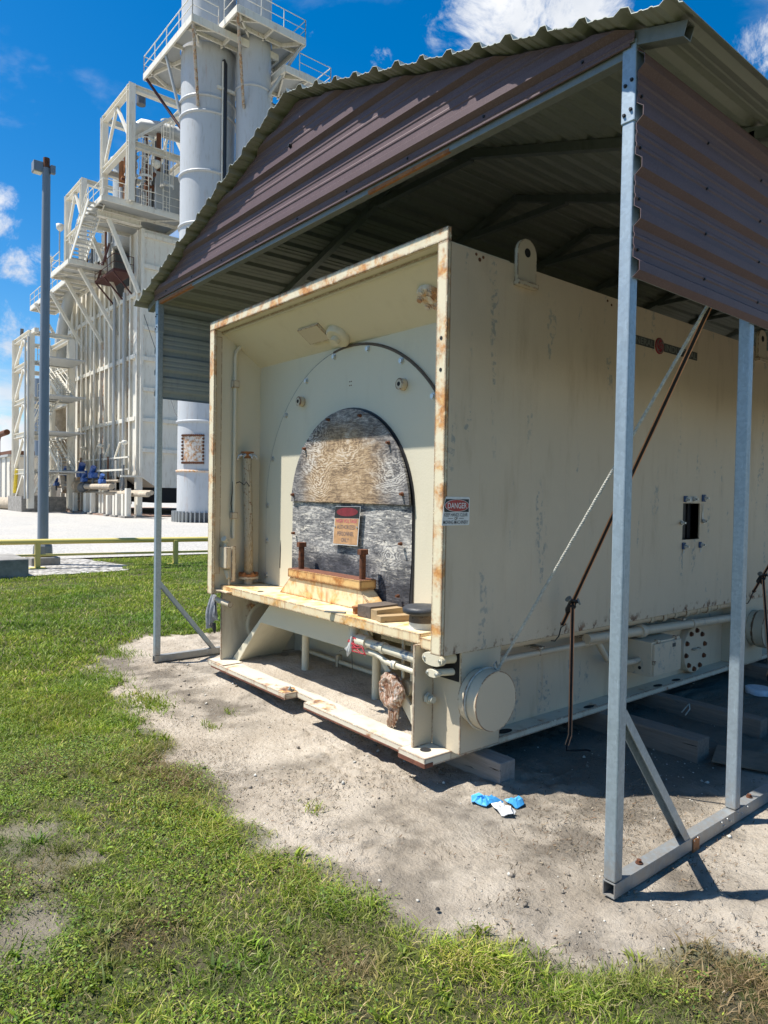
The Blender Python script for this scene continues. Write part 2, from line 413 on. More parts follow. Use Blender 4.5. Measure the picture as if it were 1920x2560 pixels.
def wood(name, a, c, axis='x', sc=1.):
    m, g, b = mat(name); P = g.pos()
    st = {'x': (1.2, 14, 14), 'y': (14, 1.2, 14)}[axis]
    f = g.noise(g.scale(P, st), 3*sc, 7, .65, .6)
    cr = g.step(g.noise(g.scale(P, tuple(v*1.6 for v in st)), 2.2*sc, 4, .6), .66, .72)
    col = g.mix(cr, g.mix(f, a, c), tuple(x*.25 for x in a))
    g.put(b.inputs['Base Color'], col); b.inputs['Roughness'].default_value = .85
    g.put(b.inputs['Normal'], g.bump(g.math('SUBTRACT', f, cr), .006, .8))
    return m
M['timber'] = wood('grey weathered timber', (.14, .12, .105), (.40, .36, .32))
M['timber_y'] = wood('brown weathered timber', (.10, .075, .06), (.30, .24, .19))
M['timber_dark'] = wood('dark weathered block', (.035, .03, .028), (.17, .13, .10), 'y')
M['pine'] = wood('weathered pine block', (.25, .165, .085), (.45, .33, .18), 'y')
M['board'] = plain('brown fibreboard', (.20, .145, .10), .9)
M['white'] = paint('white plant paint', (.73, .695, .60), rust=.55, dirt=.8, streak=.8, rough=.5, rs=.12)
M['white_rust'] = paint('rust streaked white paint', (.66, .64, .58), rust=.9, dirt=.5, streak=1.2, stain=1.15, rs=.25, stain_col=(.40, .17, .06))
M['stack'] = paint('blue grey stack paint', (.485, .50, .51), rust=.3, dirt=.6, streak=.5, rs=.1)
M['strut_rust'] = paint('half rusted strut', (.42, .38, .32), rust=1.2, stain=1.2, rs=.3, stain_col=(.22, .09, .04))
M['stack_rust'] = paint('rust streaked stack band', (.60, .50, .42), rust=.8, streak=1., stain=1., rs=.2)
M['clad'] = metal('pipe cladding', (.42, .43, .42), .4, .5, False)
M['tan_pipe'] = plain('tan pipe lagging', (.42, .35, .26), .8, 0, .3, 3)
M['concrete'] = plain('old concrete', (.27, .255, .23), .9, 0, .35, 4, .004)
M['redsoil'] = plain('red stained concrete', (.34, .22, .16), .95, 0, .4, 1.2, .01)
M['pole'] = metal('blue grey lamp pole', (.20, .235, .275), .35, .5, False, .2)
M['yellow'] = paint('faded yellow paint', (.60, .50, .14), rust=.4, dirt=.35, rough=.55, rs=.6)
M['yellow_bright'] = plain('yellow sleeve', (.75, .55, .03), .5)
M['blue_valve'] = plain('blue valve paint', (.03, .10, .33), .45)
M['maroon'] = plain('maroon primer steel', (.075, .022, .018), .7)
M['valve_grey'] = plain('grey valve casting', (.10, .11, .12), .6)
M['void'] = plain('dark interior', (.012, .012, .013), .9)  # near-black stand-in for the shade inside holes and openings and under the boiler
M['rag'] = plain('grey rag cloth', (.30, .31, .34), .95, 0, .35, 25, .004)
def wrap_mat():
    m, g, b = mat('brown stained plastic wrap'); P = g.pos()
    f = g.noise(g.scale(P, (9, 9, 4)), 4, 7, .68, 1.2)
    g.put(b.inputs['Base Color'], g.ramp(f, [(.30, (.05, .022, .014)), (.43, (.24, .10, .05)), (.52, (.46, .30, .20)), (.62, (.66, .62, .57)), (.75, (.30, .14, .07))]))
    b.inputs['Roughness'].default_value = .32
    g.put(b.inputs['Normal'], g.bump(g.noise(g.scale(P, (12, 12, 5)), 5, 6, .7, 1.), .02, .9)); return m
M['wrap'] = wrap_mat()
M['clear_wrap'] = plain('milky plastic film', (.55, .55, .53), .25)
M['red_tape'] = plain('red tape', (.35, .02, .03), .5)
M['rubber'] = plain('black rubber pot cover', (.028, .032, .04), .5, 0, .4, 12, .004)
M['rope'] = plain('pale nylon rope', (.50, .49, .43), .9, 0, .3, 60, .004)
M['strap'] = plain('black strap web', (.011, .010, .010), .9)
M['strap_edge'] = plain('orange strap edge', (.62, .30, .16), .8)
M['litter_blue'] = plain('blue paper litter', (.06, .36, .72), .5, 0, .25, 30)
M['litter_white'] = plain('torn paper', (.66, .65, .62), .9)
M['lid'] = plain('white plastic lid', (.62, .66, .72), .4)
M['sign_white'] = plain('sign white', (.70, .70, .68), .4, 0, .1, 20, 0)
M['sign_black'] = plain('sign black', (.012, .012, .014), .4, 0, .1, 20, 0)
M['sign_red'] = plain('sign red', (.40, .035, .028), .4, 0, .2, 20, 0)
M['sign_tan'] = plain('sun faded sign tan', (.52, .30, .145), .6, 0, .25, 14, 0)
M['sign_dullred'] = plain('sun faded sign red', (.20, .018, .026), .5, 0, .3, 16, 0)
M['sign_pink'] = plain('faded pink lettering', (.55, .10, .15), .6, 0, .2, 30, 0)
M['sign_grey'] = plain('faded grey lettering', (.13, .11, .13), .6, 0, .2, 30, 0)
M['emblem_dark'] = plain('dark emblem plate', (.06, .065, .06), .6)
M['emblem_metal'] = metal('dull emblem letters', (.20, .21, .19), .4, .55, False)
M['emblem_red'] = plain('red emblem', (.28, .02, .035), .5)
M['blue_tape'] = plain('blue tape', (.02, .06, .16), .5)
M['lens'] = plain('lamp lens', (.55, .53, .42), .3)

def ground_mat():
    m, g, b = mat('sand and soil'); P = g.pos()
    a = g.add('ShaderNodeAttribute', dict(attribute_name='grass')).outputs['Fac']
    far = g.add('ShaderNodeAttribute', dict(attribute_name='damp')).outputs['Fac']
    n = g.noise(P, 2.2, 8, .62, .2); n2 = g.noise(P, 40, 6, .7)
    sand = g.mix(g.step(n, .3, .7), (.43, .365, .285), (.58, .51, .415))
    sand = g.mix(g.math('MULTIPLY', g.step(g.noise(P, 4, 9, .74), .53, .70), .5), sand, (.19, .163, .128))
    sand = g.mix(g.math('MULTIPLY', g.step(g.noise(P, 17, 7, .72), .57, .68), .4), sand, (.15, .128, .10))
    sand = g.mix(g.math('MULTIPLY', g.step(n2, .55, .75), .35), sand, (.20, .175, .14))
    peb = g.add('ShaderNodeTexVoronoi', Vector=P, Scale=55)
    pm = g.math('MULTIPLY', g.step(peb.outputs['Distance'], .22, .12), g.step(g.noise(P, 3.5, 4), .54, .62))
    sand = g.mix(pm, sand, (.62, .59, .53))
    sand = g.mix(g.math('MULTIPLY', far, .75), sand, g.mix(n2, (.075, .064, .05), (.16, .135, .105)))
    soil = g.mix(n2, (.045, .042, .022), (.17, .145, .095))
    soil = g.mix(g.step(n, .42, .6), soil, (.075, .095, .022))
    soil = g.mix(g.step(g.noise(P, 9, 6, .7), .44, .66), soil, (.06, .082, .018))
    soil = g.mix(g.math('MULTIPLY', g.step(g.noise(P, 1.1, 6, .65), .52, .68), .6), soil, (.20, .165, .10))
    col = g.mix(a, sand, soil)
    g.put(b.inputs['Base Color'], col); b.inputs['Roughness'].default_value = .95
    b.inputs['Specular IOR Level'].default_value = .15
    hh = g.math('ADD', g.math('MULTIPLY', g.noise(P, 26, 8, .72), 1.), g.math('MULTIPLY', pm, .3))
    g.put(b.inputs['Normal'], g.bump(hh, .045, .9))
    return m
M['ground'] = ground_mat()
def gravel_mat(name, a, c, sc, bd=.05, dk=.9):
    m, g, b = mat(name); P = g.pos()
    v = g.add('ShaderNodeTexVoronoi', Vector=P, Scale=sc)
    w = g.add('ShaderNodeSeparateColor', Color=v.outputs['Color']).outputs[0]
    col = g.mix(w, a, c); col = g.mix(g.math('MULTIPLY', g.step(v.outputs['Distance'], .45, .75), dk), col, tuple(x*.45 for x in a))
    col = g.mix(g.math('MULTIPLY', g.step(g.noise(g.scale(P, (.5, 1.6, 1)), .8, 7, .7), .52, .7), .3), col, tuple(x*.62 for x in a))
    col = g.mix(g.math('MULTIPLY', g.step(g.noise(P, .25, 6, .6), .45, .7), .4), col, (.52, .47, .40))
    g.put(b.inputs['Base Color'], col); b.inputs['Roughness'].default_value = .95
    g.put(b.inputs['Normal'], g.bump(g.math('SUBTRACT', 1., v.outputs['Distance']), bd, .9))
    return m
M['gravel'] = gravel_mat('white shell gravel', (.40, .385, .35), (.50, .48, .445), 20, .025, .5)
M['gravel_grey'] = gravel_mat('grey crushed stone', (.26, .245, .22), (.55, .53, .49), 11)
def leafy(name, trans=.35):
    m, g, b = mat(name)
    c = g.add('ShaderNodeAttribute', dict(attribute_name='tint')).outputs['Color']
    g.put(b.inputs['Base Color'], c); b.inputs['Roughness'].default_value = .55
    b.inputs['Specular IOR Level'].default_value = .3
    t = g.add('ShaderNodeBsdfTranslucent', Color=g.mix(.5, c, (.20, .34, .03)))
    mx = g.add('ShaderNodeMixShader', Fac=trans); g.l.new(b.outputs[0], mx.inputs[1]); g.l.new(t.outputs[0], mx.inputs[2])
    o = [n for n in g.n if n.type == 'OUTPUT_MATERIAL'][0]; g.l.new(mx.outputs[0], o.inputs[0])
    return m
M['leaf'] = leafy('grass leaf'); M['dry'] = leafy('dry litter', .1)

# ------------------------------------------------------------------ ground
def build_ground():
    def axis(a, b, fine, lo, hi):
        mid = np.arange(a, b, fine); up = []; st = fine; c = b
        while c < hi: up.append(c); st = min(st*1.25, 60); c += st
        dn = []; st = fine; c = a
        while c > lo:
            st = min(st*1.25, 60); c -= st; dn.append(c)
        return np.array(sorted(set(dn))+list(mid)+up)
    xs = axis(-7.6, .2, .019, -700, 400); ys = axis(1.0, 5.0, .019, -300, 700)
    X, Y = np.meshgrid(xs, ys); Z = height(X, Y)
    lot = np.clip((-14.3-X)/.6, 0, 1); Z = Z*(1-lot) - .02*lot
    nx, ny = len(xs), len(ys)
    co = np.stack([X.ravel(), Y.ravel(), Z.ravel()], 1)
    i = np.arange(nx*ny).reshape(ny, nx)
    q = np.stack([i[:-1, :-1], i[:-1, 1:], i[1:, 1:], i[1:, :-1]], -1).reshape(-1, 4)
    me = bpy.data.meshes.new('ground'); me.vertices.add(len(co)); me.vertices.foreach_set('co', co.ravel())
    me.loops.add(q.size); me.loops.foreach_set('vertex_index', q.ravel())
    me.polygons.add(len(q)); me.polygons.foreach_set('loop_start', np.arange(0, q.size, 4))
    me.polygons.foreach_set('use_smooth', np.ones(len(q), bool))
    me.update(); me.validate()
    ga = grass_amount(X.ravel(), Y.ravel())**.7; ga = np.where((X.ravel() > -14) & (Y.ravel() < 13.8), ga, 1)
    a = me.attributes.new('grass', 'FLOAT', 'POINT'); a.data.foreach_set('value', ga)
    x, y = X.ravel(), Y.ravel()
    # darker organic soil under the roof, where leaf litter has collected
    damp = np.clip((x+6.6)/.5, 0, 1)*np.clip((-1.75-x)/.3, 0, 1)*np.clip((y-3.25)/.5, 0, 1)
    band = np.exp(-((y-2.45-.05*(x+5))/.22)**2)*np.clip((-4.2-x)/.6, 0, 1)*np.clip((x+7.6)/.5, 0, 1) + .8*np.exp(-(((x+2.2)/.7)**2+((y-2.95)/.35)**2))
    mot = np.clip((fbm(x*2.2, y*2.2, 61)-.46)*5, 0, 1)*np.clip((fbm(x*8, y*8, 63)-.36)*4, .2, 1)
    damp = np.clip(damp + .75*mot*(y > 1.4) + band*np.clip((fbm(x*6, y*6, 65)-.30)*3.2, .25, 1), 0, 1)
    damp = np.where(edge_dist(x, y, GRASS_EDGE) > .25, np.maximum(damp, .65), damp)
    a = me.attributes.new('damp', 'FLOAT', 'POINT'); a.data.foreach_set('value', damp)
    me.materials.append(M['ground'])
    o = bpy.data.objects.new('ground', me); COL.objects.link(o); struct(o)
build_ground()
def flat_sheet(name, pts, z, m, lab=None):
    b = MB(); b.poly([(x, y, z) for x, y in pts], [tuple(range(len(pts)))])
    o = b.build(name, m); struct(o); return o
flat_sheet('gravel_lot', [(-17.7, -40), (-17.9, 3), (-18.1, 5.2), (-17.8, 8), (-17, 12), (-15, 30), (-10, 120), (-160, 120), (-160, -40)], .012, M['gravel'])
flat_sheet('gravel_path', [(-14.75, -6), (-14.85, 2.6), (-14.8, 4.2), (-14.9, 5.2), (-15.6, 5.6), (-16.6, 5.4), (-17.6, 5.3), (-18.0, 5.1), (-18, -6)], .006, M['gravel_grey'])

def mesh_np(name, co, faces_flat, fsize, tint, m):
    me = bpy.data.meshes.new(name); me.vertices.add(len(co)); me.vertices.foreach_set('co', co.astype(np.float32).ravel())
    me.loops.add(len(faces_flat)); me.loops.foreach_set('vertex_index', faces_flat.astype(np.int32))
    nf = len(faces_flat)//fsize; me.polygons.add(nf); me.polygons.foreach_set('loop_start', np.arange(0, nf*fsize, fsize, dtype=np.int32))
    me.update(); me.validate()
    c = np.ones((len(co), 4), np.float32); c[:, :3] = tint
    a = me.color_attributes.new('tint', 'FLOAT_COLOR', 'POINT'); a.data.foreach_set('color', c.ravel())
    me.materials.append(m); o = bpy.data.objects.new(name, me); COL.objects.link(o); return o
def blades(x, y, h, w, lean, tint):
    n = len(x); th = rng.uniform(0, 2*PI, n); la = rng.uniform(0, 2*PI, n)
    z = height(x, y) - .004; z = np.where(x < -14, np.maximum(z*0+.004, 0), z)
    dx, dy = np.cos(th)*w/2, np.sin(th)*w/2; lx, ly = np.cos(la)*lean*h, np.sin(la)*lean*h
    co = np.empty((n, 5, 3))
    co[:, 0] = np.stack([x-dx, y-dy, z], 1); co[:, 1] = np.stack([x+dx, y+dy, z], 1)
    co[:, 2] = np.stack([x+dx*.8+lx*.4, y+dy*.8+ly*.4, z+h*.6], 1); co[:, 3] = np.stack([x-dx*.8+lx*.4, y-dy*.8+ly*.4, z+h*.6], 1)
    co[:, 4] = np.stack([x+lx*1.15, y+ly*1.15, z+h*.92], 1)
    b = np.arange(n)[:, None]*5
    f = np.concatenate([b+np.array([[0, 1, 2]]), b+np.array([[0, 2, 3]]), b+np.array([[3, 2, 4]])], 1).ravel()
    t = np.repeat(tint, 5, 0)
    t = t*np.tile(np.array([.72, .72, 1, 1, 1.12]), n)[:, None]
    return co.reshape(-1, 3), f, t
def pick(n, cols, p):
    i = rng.choice(len(cols), n, p=p); c = np.array(cols)[i]
    return c*rng.uniform(.75, 1.25, (n, 1))
def scatter(x0, x1, y0, y1, n):
    return rng.uniform(x0, x1, n), rng.uniform(y0, y1, n)
GREENS = [(.16, .24, .024), (.235, .325, .034), (.33, .375, .052), (.105, .17, .02), (.38, .37, .09), (.48, .39, .21)]
DEAD = [(-4.15, 1.72, .28), (-3.8, 1.68, .2), (-1.15, 2.55, .22), (-.95, 2.45, .22), (-2.6, 1.0, .16), (-3.3, .75, .2), (-4.6, 1.1, .2), (-2.0, 1.5, .15)]
def build_grass():
    CO, FF, TT = [], [], []; base = 0
    def addb(x, y, hr, w, lean, p, shift=0):
        nonlocal base
        n = len(x)
        if n == 0: return
        h = rng.uniform(*hr, n)*(0.6+.8*fbm(x*2.5, y*2.5, 71)); ww = rng.uniform(*w, n); ln = rng.uniform(*lean, n)
        t = pick(n, GREENS, p)
        pat = fbm(x*1.4, y*1.4, 81)[:, None]; p2 = fbm(x*5.5, y*5.5, 83)[:, None]; t = t*(1+(pat-.5)*np.array([[1.3, .7, .6]]))*(1+(p2-.5)*1.1)
        for (px, py, pr) in DEAD:
            k = np.clip(1.25*np.exp(-((x-px)**2+(y-py)**2)/pr**2), 0, .9)[:, None]; t = t*(1-k)+k*np.array([[.27, .185, .095]])*rng.uniform(.6, 1.3, (n, 1))
        c, f, t = blades(x, y, h, ww, ln, t)
        CO.append(c); FF.append(f+base); TT.append(t); base += len(c)
    # near lawn
    x, y = scatter(-7.5, .8, -1.4, 4.0, 440000)
    d = np.hypot(x, y); keep = (d > .5) & (rng.uniform(0, 1, len(x)) < grass_amount(x, y)*np.clip(3.4/d, .25, 1)**1.2*np.where(d < 1.5, .6, 1))
    x, y = x[keep], y[keep]
    addb(x, y, (.012, .038), (.0025, .0055), (.4, 1.5), [.16, .22, .22, .12, .16, .12])
    # taller tufts
    cx, cy = scatter(-6.5, .3, .4, 3.2, 420); k = grass_amount(cx, cy) > .5; cx, cy = cx[k], cy[k]
    xx = (cx[:, None]+rng.normal(0, .022, (len(cx), 34))).ravel(); yy = (cy[:, None]+rng.normal(0, .022, (len(cy), 34))).ravel()
    addb(xx, yy, (.025, .068), (.0025, .005), (.4, 1.4), [.18, .24, .2, .1, .14, .14])
    # fringe along the sand edge
    ed = np.array(GRASS_EDGE[10:30]); 
    for i in range(len(ed)-1):
        nn = 420; t = rng.uniform(0, 1, nn)
        x = ed[i, 0]+(ed[i+1, 0]-ed[i, 0])*t+rng.normal(0, .05, nn); y = ed[i, 1]+(ed[i+1, 1]-ed[i, 1])*t+rng.normal(-.05, .05, nn)
        k = (fbm(x*6, y*6, 91) > .47); addb(x[k], y[k], (.02, .062), (.0025, .005), (.6, 1.8), [.16, .22, .2, .1, .16, .16])
    # flat straw thatch and broad-leaved weeds
    x, y = scatter(-7, .3, .2, 3.0, 40000); k = rng.uniform(0, 1, len(x)) < grass_amount(x, y)*np.clip((fbm(x*3.3, y*3.3, 131)-.42)*4, .05, 1)*.6
    x, y = x[k], y[k]; n = len(x); c, f, t = blades(x, y, rng.uniform(.008, .02, n), rng.uniform(.0015, .003, n), rng.uniform(1.5, 4, n), pick(n, [(.45, .37, .21), (.30, .22, .11), (.20, .15, .08)], [.45, .35, .2]))
    CO.append(c); FF.append(f+base); TT.append(t); base += len(c)
    cx, cy = scatter(-5.5, .2, .5, 2.6, 260); k = grass_amount(cx, cy) > .35; cx, cy = cx[k], cy[k]
    xx = (cx[:, None]+rng.normal(0, .012, (len(cx), 9))).ravel(); yy = (cy[:, None]+rng.normal(0, .012, (len(cy), 9))).ravel()
    addb(xx, yy, (.03, .055), (.008, .016), (.7, 1.4), [.3, .3, .1, .25, .05, 0])
    # mid and far lawn
    x, y = scatter(-17.5, -6.2, -2, 9.5, 260000)
    ga = grass_amount(x, y); a = np.arctan2(y, -x); keep = (rng.uniform(0, 1, len(x)) < ga*np.clip(9/np.hypot(x, y), .3, 1)) & (a > -.12)
    keep &= (x > -14.7) | ((x < -14.9) & (y > 5.5+.3*np.sin(x*3)) & (y < 9.4))
    addb(x[keep], y[keep], (.025, .06), (.008, .016), (.4, 1.1), [.24, .30, .2, .12, .09, .05])
    x, y = scatter(-6.4, -5.0, .3, 2.3, 30000); k = rng.uniform(0, 1, len(x)) < grass_amount(x, y)*.5
    addb(x[k], y[k], (.02, .05), (.004, .009), (.4, 1.1), [.24, .30, .2, .12, .09, .05])
    # small tufts on the sand
    for tx, ty, tr, tn in ((-5.6, 2.1, .16, 500), (-5.36, 2.1, .1, 260), (-7.4, 2.5, .18, 400), (-6.5, 2.09, .2, 400), (-4.7, 2.25, .06, 60), (-3.1, 2.1, .05, 40), (-4.9, 2.5, .05, 40)):
        addb(tx+rng.normal(0, tr, tn), ty+rng.normal(0, tr*.5, tn), (.02, .06), (.004, .008), (.4, 1.1), [.24, .30, .2, .12, .09, .05])
    o = mesh_np('grass', np.concatenate(CO), np.concatenate(FF), 3, np.concatenate(TT), M['leaf'])
    tag(o, 'short patchy green lawn with sandy bare spots in the foreground', 'grass', kind='stuff')
    # clover-like ground cover: flat little leaflets
    x, y = scatter(-6.5, .2, .2, 3.0, 150000)
    cl = fbm(x*2.1, y*2.1, 101)
    k = (rng.uniform(0, 1, len(x)) < grass_amount(x, y)*np.clip((cl-.44)*7, 0, 1)) & (np.hypot(x, y) > 1.6); x, y = x[k], y[k]
    n = len(x); z = height(x, y)+rng.uniform(.008, .04, n); r = rng.uniform(.0022, .0055, n); th = rng.uniform(0, 2*PI, n)
    nx_, ny_ = rng.normal(0, .35, n), rng.normal(0, .35, n)
    co = np.empty((n, 6, 3))
    for j in range(6):
        a = th + j*PI/3; rr = r*(1.7 if j % 3 == 0 else .75)
        ux, uy = np.cos(a)*rr, np.sin(a)*rr
        co[:, j] = np.stack([x+ux, y+uy, z+ux*nx_+uy*ny_], 1)
    f = (np.arange(n)[:, None]*6+np.arange(6)[None]).ravel()
    t = np.repeat(pick(n, [(.13, .22, .025), (.20, .30, .035), (.29, .34, .05), (.09, .18, .035)], [.3, .35, .2, .15]), 6, 0)
    o = mesh_np('ground_cover', co.reshape(-1, 3), f, 6, t, M['leaf'])
    tag(o, 'small clover leaves mixed through the near lawn', 'weeds', kind='stuff')
build_grass()
def build_litter():
    # dry leaf and root litter on the sand
    x, y = scatter(-7.5, -.4, 1.5, 6.5, 95000)
    d = -edge_dist(x, y, GRASS_EDGE); pat = np.clip((fbm(x*1.9, y*1.9, 111)-.47)*6, 0.03, 1)*np.clip((fbm(x*9, y*9, 113)-.36)*4, .15, 1)
    for (px, py, pr) in ((-4.15, 1.9, .25), (-3.85, 1.85, .2), (-1.15, 2.68, .22), (-1.0, 2.6, .2), (-2.05, 3.1, .35), (-1.95, 3.5, .3)):
        pat = np.maximum(pat, 1.6*np.exp(-((x-px)**2+(y-py)**2)/pr**2))
    k = (d > -.12) & (rng.uniform(0, 1, len(x)) < pat*np.clip(4/np.hypot(x, y), .3, 1)); x, y = x[k], y[k]
    n = len(x); z = height(x, y)+.003; L = rng.uniform(.004, .018, n)*rng.choice([1, 1, 1, 1.6], n); w = rng.uniform(.001, .0035, n); th = rng.uniform(0, 2*PI, n); up = rng.uniform(0, .012, n)
    c, s = np.cos(th), np.sin(th); co = np.empty((n, 4, 3))
    for j, (u, v, uz) in enumerate(((-.5, -.5, 0), (.5, -.5, 1), (.5, .5, 1), (-.5, .5, 0))):
        co[:, j] = np.stack([x+c*L*u-s*w*v, y+s*L*u+c*w*v, z+uz*up+(v+.5)*w*.8], 1)
    f = (np.arange(n)[:, None]*4+np.arange(4)[None]).ravel()
    t = np.repeat(pick(n, [(.10, .07, .045), (.20, .14, .085), (.055, .045, .035), (.32, .26, .18), (.16, .09, .05)], [.3, .25, .2, .13, .12]), 4, 0)
    o = mesh_np('dry_litter', co.reshape(-1, 3), f, 4, t, M['dry']); tag(o, 'dry brown leaf litter scattered over the sand', 'litter', kind='stuff')
    # shell bits and soil crumbs
    x, y = scatter(-7.5, .2, 1.6, 6.5, 15000)
    d = -edge_dist(x, y, GRASS_EDGE); pat = np.clip((fbm(x*2, y*2, 121)-.44)*5, .05, 1)
    k = (d > -.02) & (rng.uniform(0, 1, len(x)) < pat*np.clip(3.5/np.hypot(x, y), .3, 1)); x, y = x[k], y[k]
    n = len(x); r = rng.uniform(.003, .007, n)*np.where(rng.uniform(0, 1, n) < .06, 2.6, 1); z = height(x, y)+r*.3
    dirs = np.array([(1, 0, 0), (0, 1, 0), (-1, 0, 0), (0, -1, 0), (0, 0, .8), (0, 0, -.8)])
    co = np.stack([x, y, z], 1)[:, None, :]+dirs[None]*r[:, None, None]*rng.uniform(.6, 1.3, (n, 6, 1))
    tri = np.array([(0, 1, 4), (1, 2, 4), (2, 3, 4), (3, 0, 4), (1, 0, 5), (2, 1, 5), (3, 2, 5), (0, 3, 5)])
    f = (np.arange(n)[:, None, None]*6+tri[None]).ravel()
    white = rng.uniform(0, 1, (n, 1)) < .35
    t = np.where(white, np.array([[.60, .57, .50]]), np.array([[.24, .205, .165]]))*rng.uniform(.7, 1.2, (n, 1))
    o = mesh_np('pebbles', co.reshape(-1, 3), f, 3, np.repeat(t, 6, 0), M['dry']); tag(o, 'shell chips and soil crumbs lying on the sand', 'pebbles', kind='stuff')
build_litter()

# ------------------------------------------------------------------ carport shed
XC = -4.198; RZ = 4.444; SL = .3114; YF, YE = 2.506, 11.6
XR0, XR1 = -1.666, -1.609; XL0, XL1 = -6.788, -6.731; Y0 = 2.628
def rib_profile(s0, s1, first, pitch=.21, hgt=.02, w0=.030, w1=.013):
    pts = [(s0, 0)]
    k = math.floor((s0-first)/pitch)-1
    while first+k*pitch < s1+.1:
        c = first+k*pitch
        for ds, h in ((-w0, 0), (-w1, hgt), (w1, hgt), (w0, 0), (.070, 0), (.077, .004), (.087, .004), (.094, 0), (.120, 0), (.127, .004), (.137, .004), (.144, 0)):
            if s0+.003 < c+ds < s1-.003: pts.append((c+ds, h))
        k += 1
    pts.append((s1, 0)); return pts
def strip(A, B, nrm, t=.0016, mi=(0, 1)):
    b = MB(); n = len(A); o = Vector(nrm)*t
    for P, Q, off, m in ((A, B, o, mi[0]), (A, B, -o, mi[1])):
        v = [Vector(p)+off for p in P]+[Vector(p)+off for p in Q]
        b.poly(v, [(i, i+1, i+1+n, i+n) for i in range(n-1)], m)
    v = [Vector(p)+o for p in A]+[Vector(p)-o for p in A]
    b.poly(v, [(i, i+1, i+1+n, i+n) for i in range(n-1)], mi[0])
    e = [Vector(A[0])+o, Vector(B[0])+o, Vector(B[0])-o, Vector(A[0])-o]; b.poly(e, [(0, 1, 2, 3)], mi[1])
    e = [Vector(A[-1])+o, Vector(B[-1])+o, Vector(B[-1])-o, Vector(A[-1])-o]; b.poly(e, [(0, 1, 2, 3)], mi[1])
    return b
def build_shed():
    sh = thing('carport_shed', (XC, Y0, 0), 'galvanized tube carport with brown ribbed gable sheltering the cream machine', 'shed')
    ca = 1/math.sqrt(1+SL*SL); sa = SL*ca
    # roof sheets
    for sgn in (-1, 1):
        up = Vector((sgn*sa, 0, ca))
        cuts = [0, .72, 1.56, 2.40, 2.985]
        for i in range(4):
            pr = rib_profile(cuts[i]-(.02 if i else 0), cuts[i+1]+(.02 if i < 3 else 0), .20 if sgn > 0 else .19, .21, .028, .040, .017)
            lift = .0008*(3-i)
            def P(s, h, y): return Vector((XC+sgn*s*ca, y, RZ-s*sa)) + up*(h+lift)
            wob = lambda s: .006*math.sin(s*23+sgn)
            A = [P(s, h, YF+wob(s)) for s, h in pr]; B = [P(s, h, YE) for s, h in pr]
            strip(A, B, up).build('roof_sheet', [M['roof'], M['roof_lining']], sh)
        # ridge cap half
    cap = MB(); 
    for sgn in (-1, 1):
        cap.poly([(XC, YF-.004, RZ+.034), (XC, YE, RZ+.034), (XC+sgn*.15, YE, RZ+.034-.15*SL-.004), (XC+sgn*.15, YF-.004, RZ+.034-.15*SL-.004)], [(0, 1, 2, 3)])
    # gable sheets (front), clipped to the roof line
    def zr(z): return max(0., (RZ-.012-z)/SL)
    gz = [3.582, 4.02, RZ-.02]
    for i in range(2):
        pr = rib_profile(gz[i], gz[i+1], 3.665, .21, .028, .040, .018)
        A = [(XC-min(zr(z), 2.59), Y0-.012-h-(.002 if i == 0 else 0), z) for z, h in pr]; B = [(XC+min(zr(z), 2.59), Y0-.012-h-(.002 if i == 0 else 0), z) for z, h in pr]
        strip(A, B, (0, -1, 0)).build('gable_sheet', [M['brown'], M['lining']], sh)
    MB().box(XC-2.59, XC+2.57, Y0-.017, Y0-.006, 3.571, 3.584).build('gable_trim', M['brown'], sh, .003)
    # side sheets: brown outside, bare steel inside
    for sgn, xw in ((1, XR1+.004), (-1, XL0-.004)):
        pr = rib_profile(2.622, 3.56, 2.665, .21, .030, .042, .019)
        A = [(xw+sgn*(.003+h), Y0+.004, z) for z, h in pr]; B = [(xw+sgn*(.003+h), YE-.3, z) for z, h in pr]
        strip(A, B, (sgn, 0, 0)).build('side_sheet', [M['brown'], M['lining']], sh)
    # back gable
    pr = rib_profile(2.62, RZ-.02, 2.665, .21)
    A = [(XC-min(zr(z), 2.59), YE-.25+h, z) for z, h in pr]; B = [(XC+min(zr(z), 2.59), YE-.25+h, z) for z, h in pr]
    strip(A, B, (0, 1, 0)).build('back_gable_sheet', [M['brown'], M['lining']], sh)
    # roof bows, posts
    ys = [Y0+.0285, 3.79, 4.95, 6.11, 7.27, 8.43, 9.59, 10.75]
    for j, y in enumerate(ys):
        for sgn in (-1, 1):
            e = 2.80 if j == 0 else 2.72
            p = Vector((XC, y, RZ-.036)); q = Vector((XC+sgn*e, y, RZ-.036-e*SL))
            b = MB()
            if j == 0:   # open ended tube: four walls
                d = (q-p).normalized(); n = Vector((0, 1, 0)); u = d.cross(n); u = u if u.z > 0 else -u
                for a, c, w, h in ((u*.0265, 0, .057, .004), (u*-.0265, 0, .057, .004)):
                    b.bar(p+a, q+a, .057, .004, u)
                for a in (n*.0265, n*-.0265): b.bar(p+a, q+a, .004, .049, u)
                b.build('rafter', M['galv_dull'], sh)
            else:
                b.bar(p, q, .057, .057); b.build('rafter', M['galv_dull'], sh)
        if j: MB().bar((XC-.55, y, RZ-.23), (XC+.55, y, RZ-.23), .05, .05).build('collar_tie', M['galv_dull'], sh)
    MB().box(XL1, XR0, Y0+.002, Y0+.055, 3.538, 3.596).build('tie_beam', M['galv_dull'], sh, .003)
    rb = MB(); rb.poly([(XL1+.02, Y0-.0012, 3.537), (XL1+.9, Y0-.0012, 3.537), (XL1+.7, Y0-.0012, 3.565), (XL1+.3, Y0-.0012, 3.575), (XL1+.05, Y0-.0012, 3.57)], [(0, 1, 2, 3, 4)])
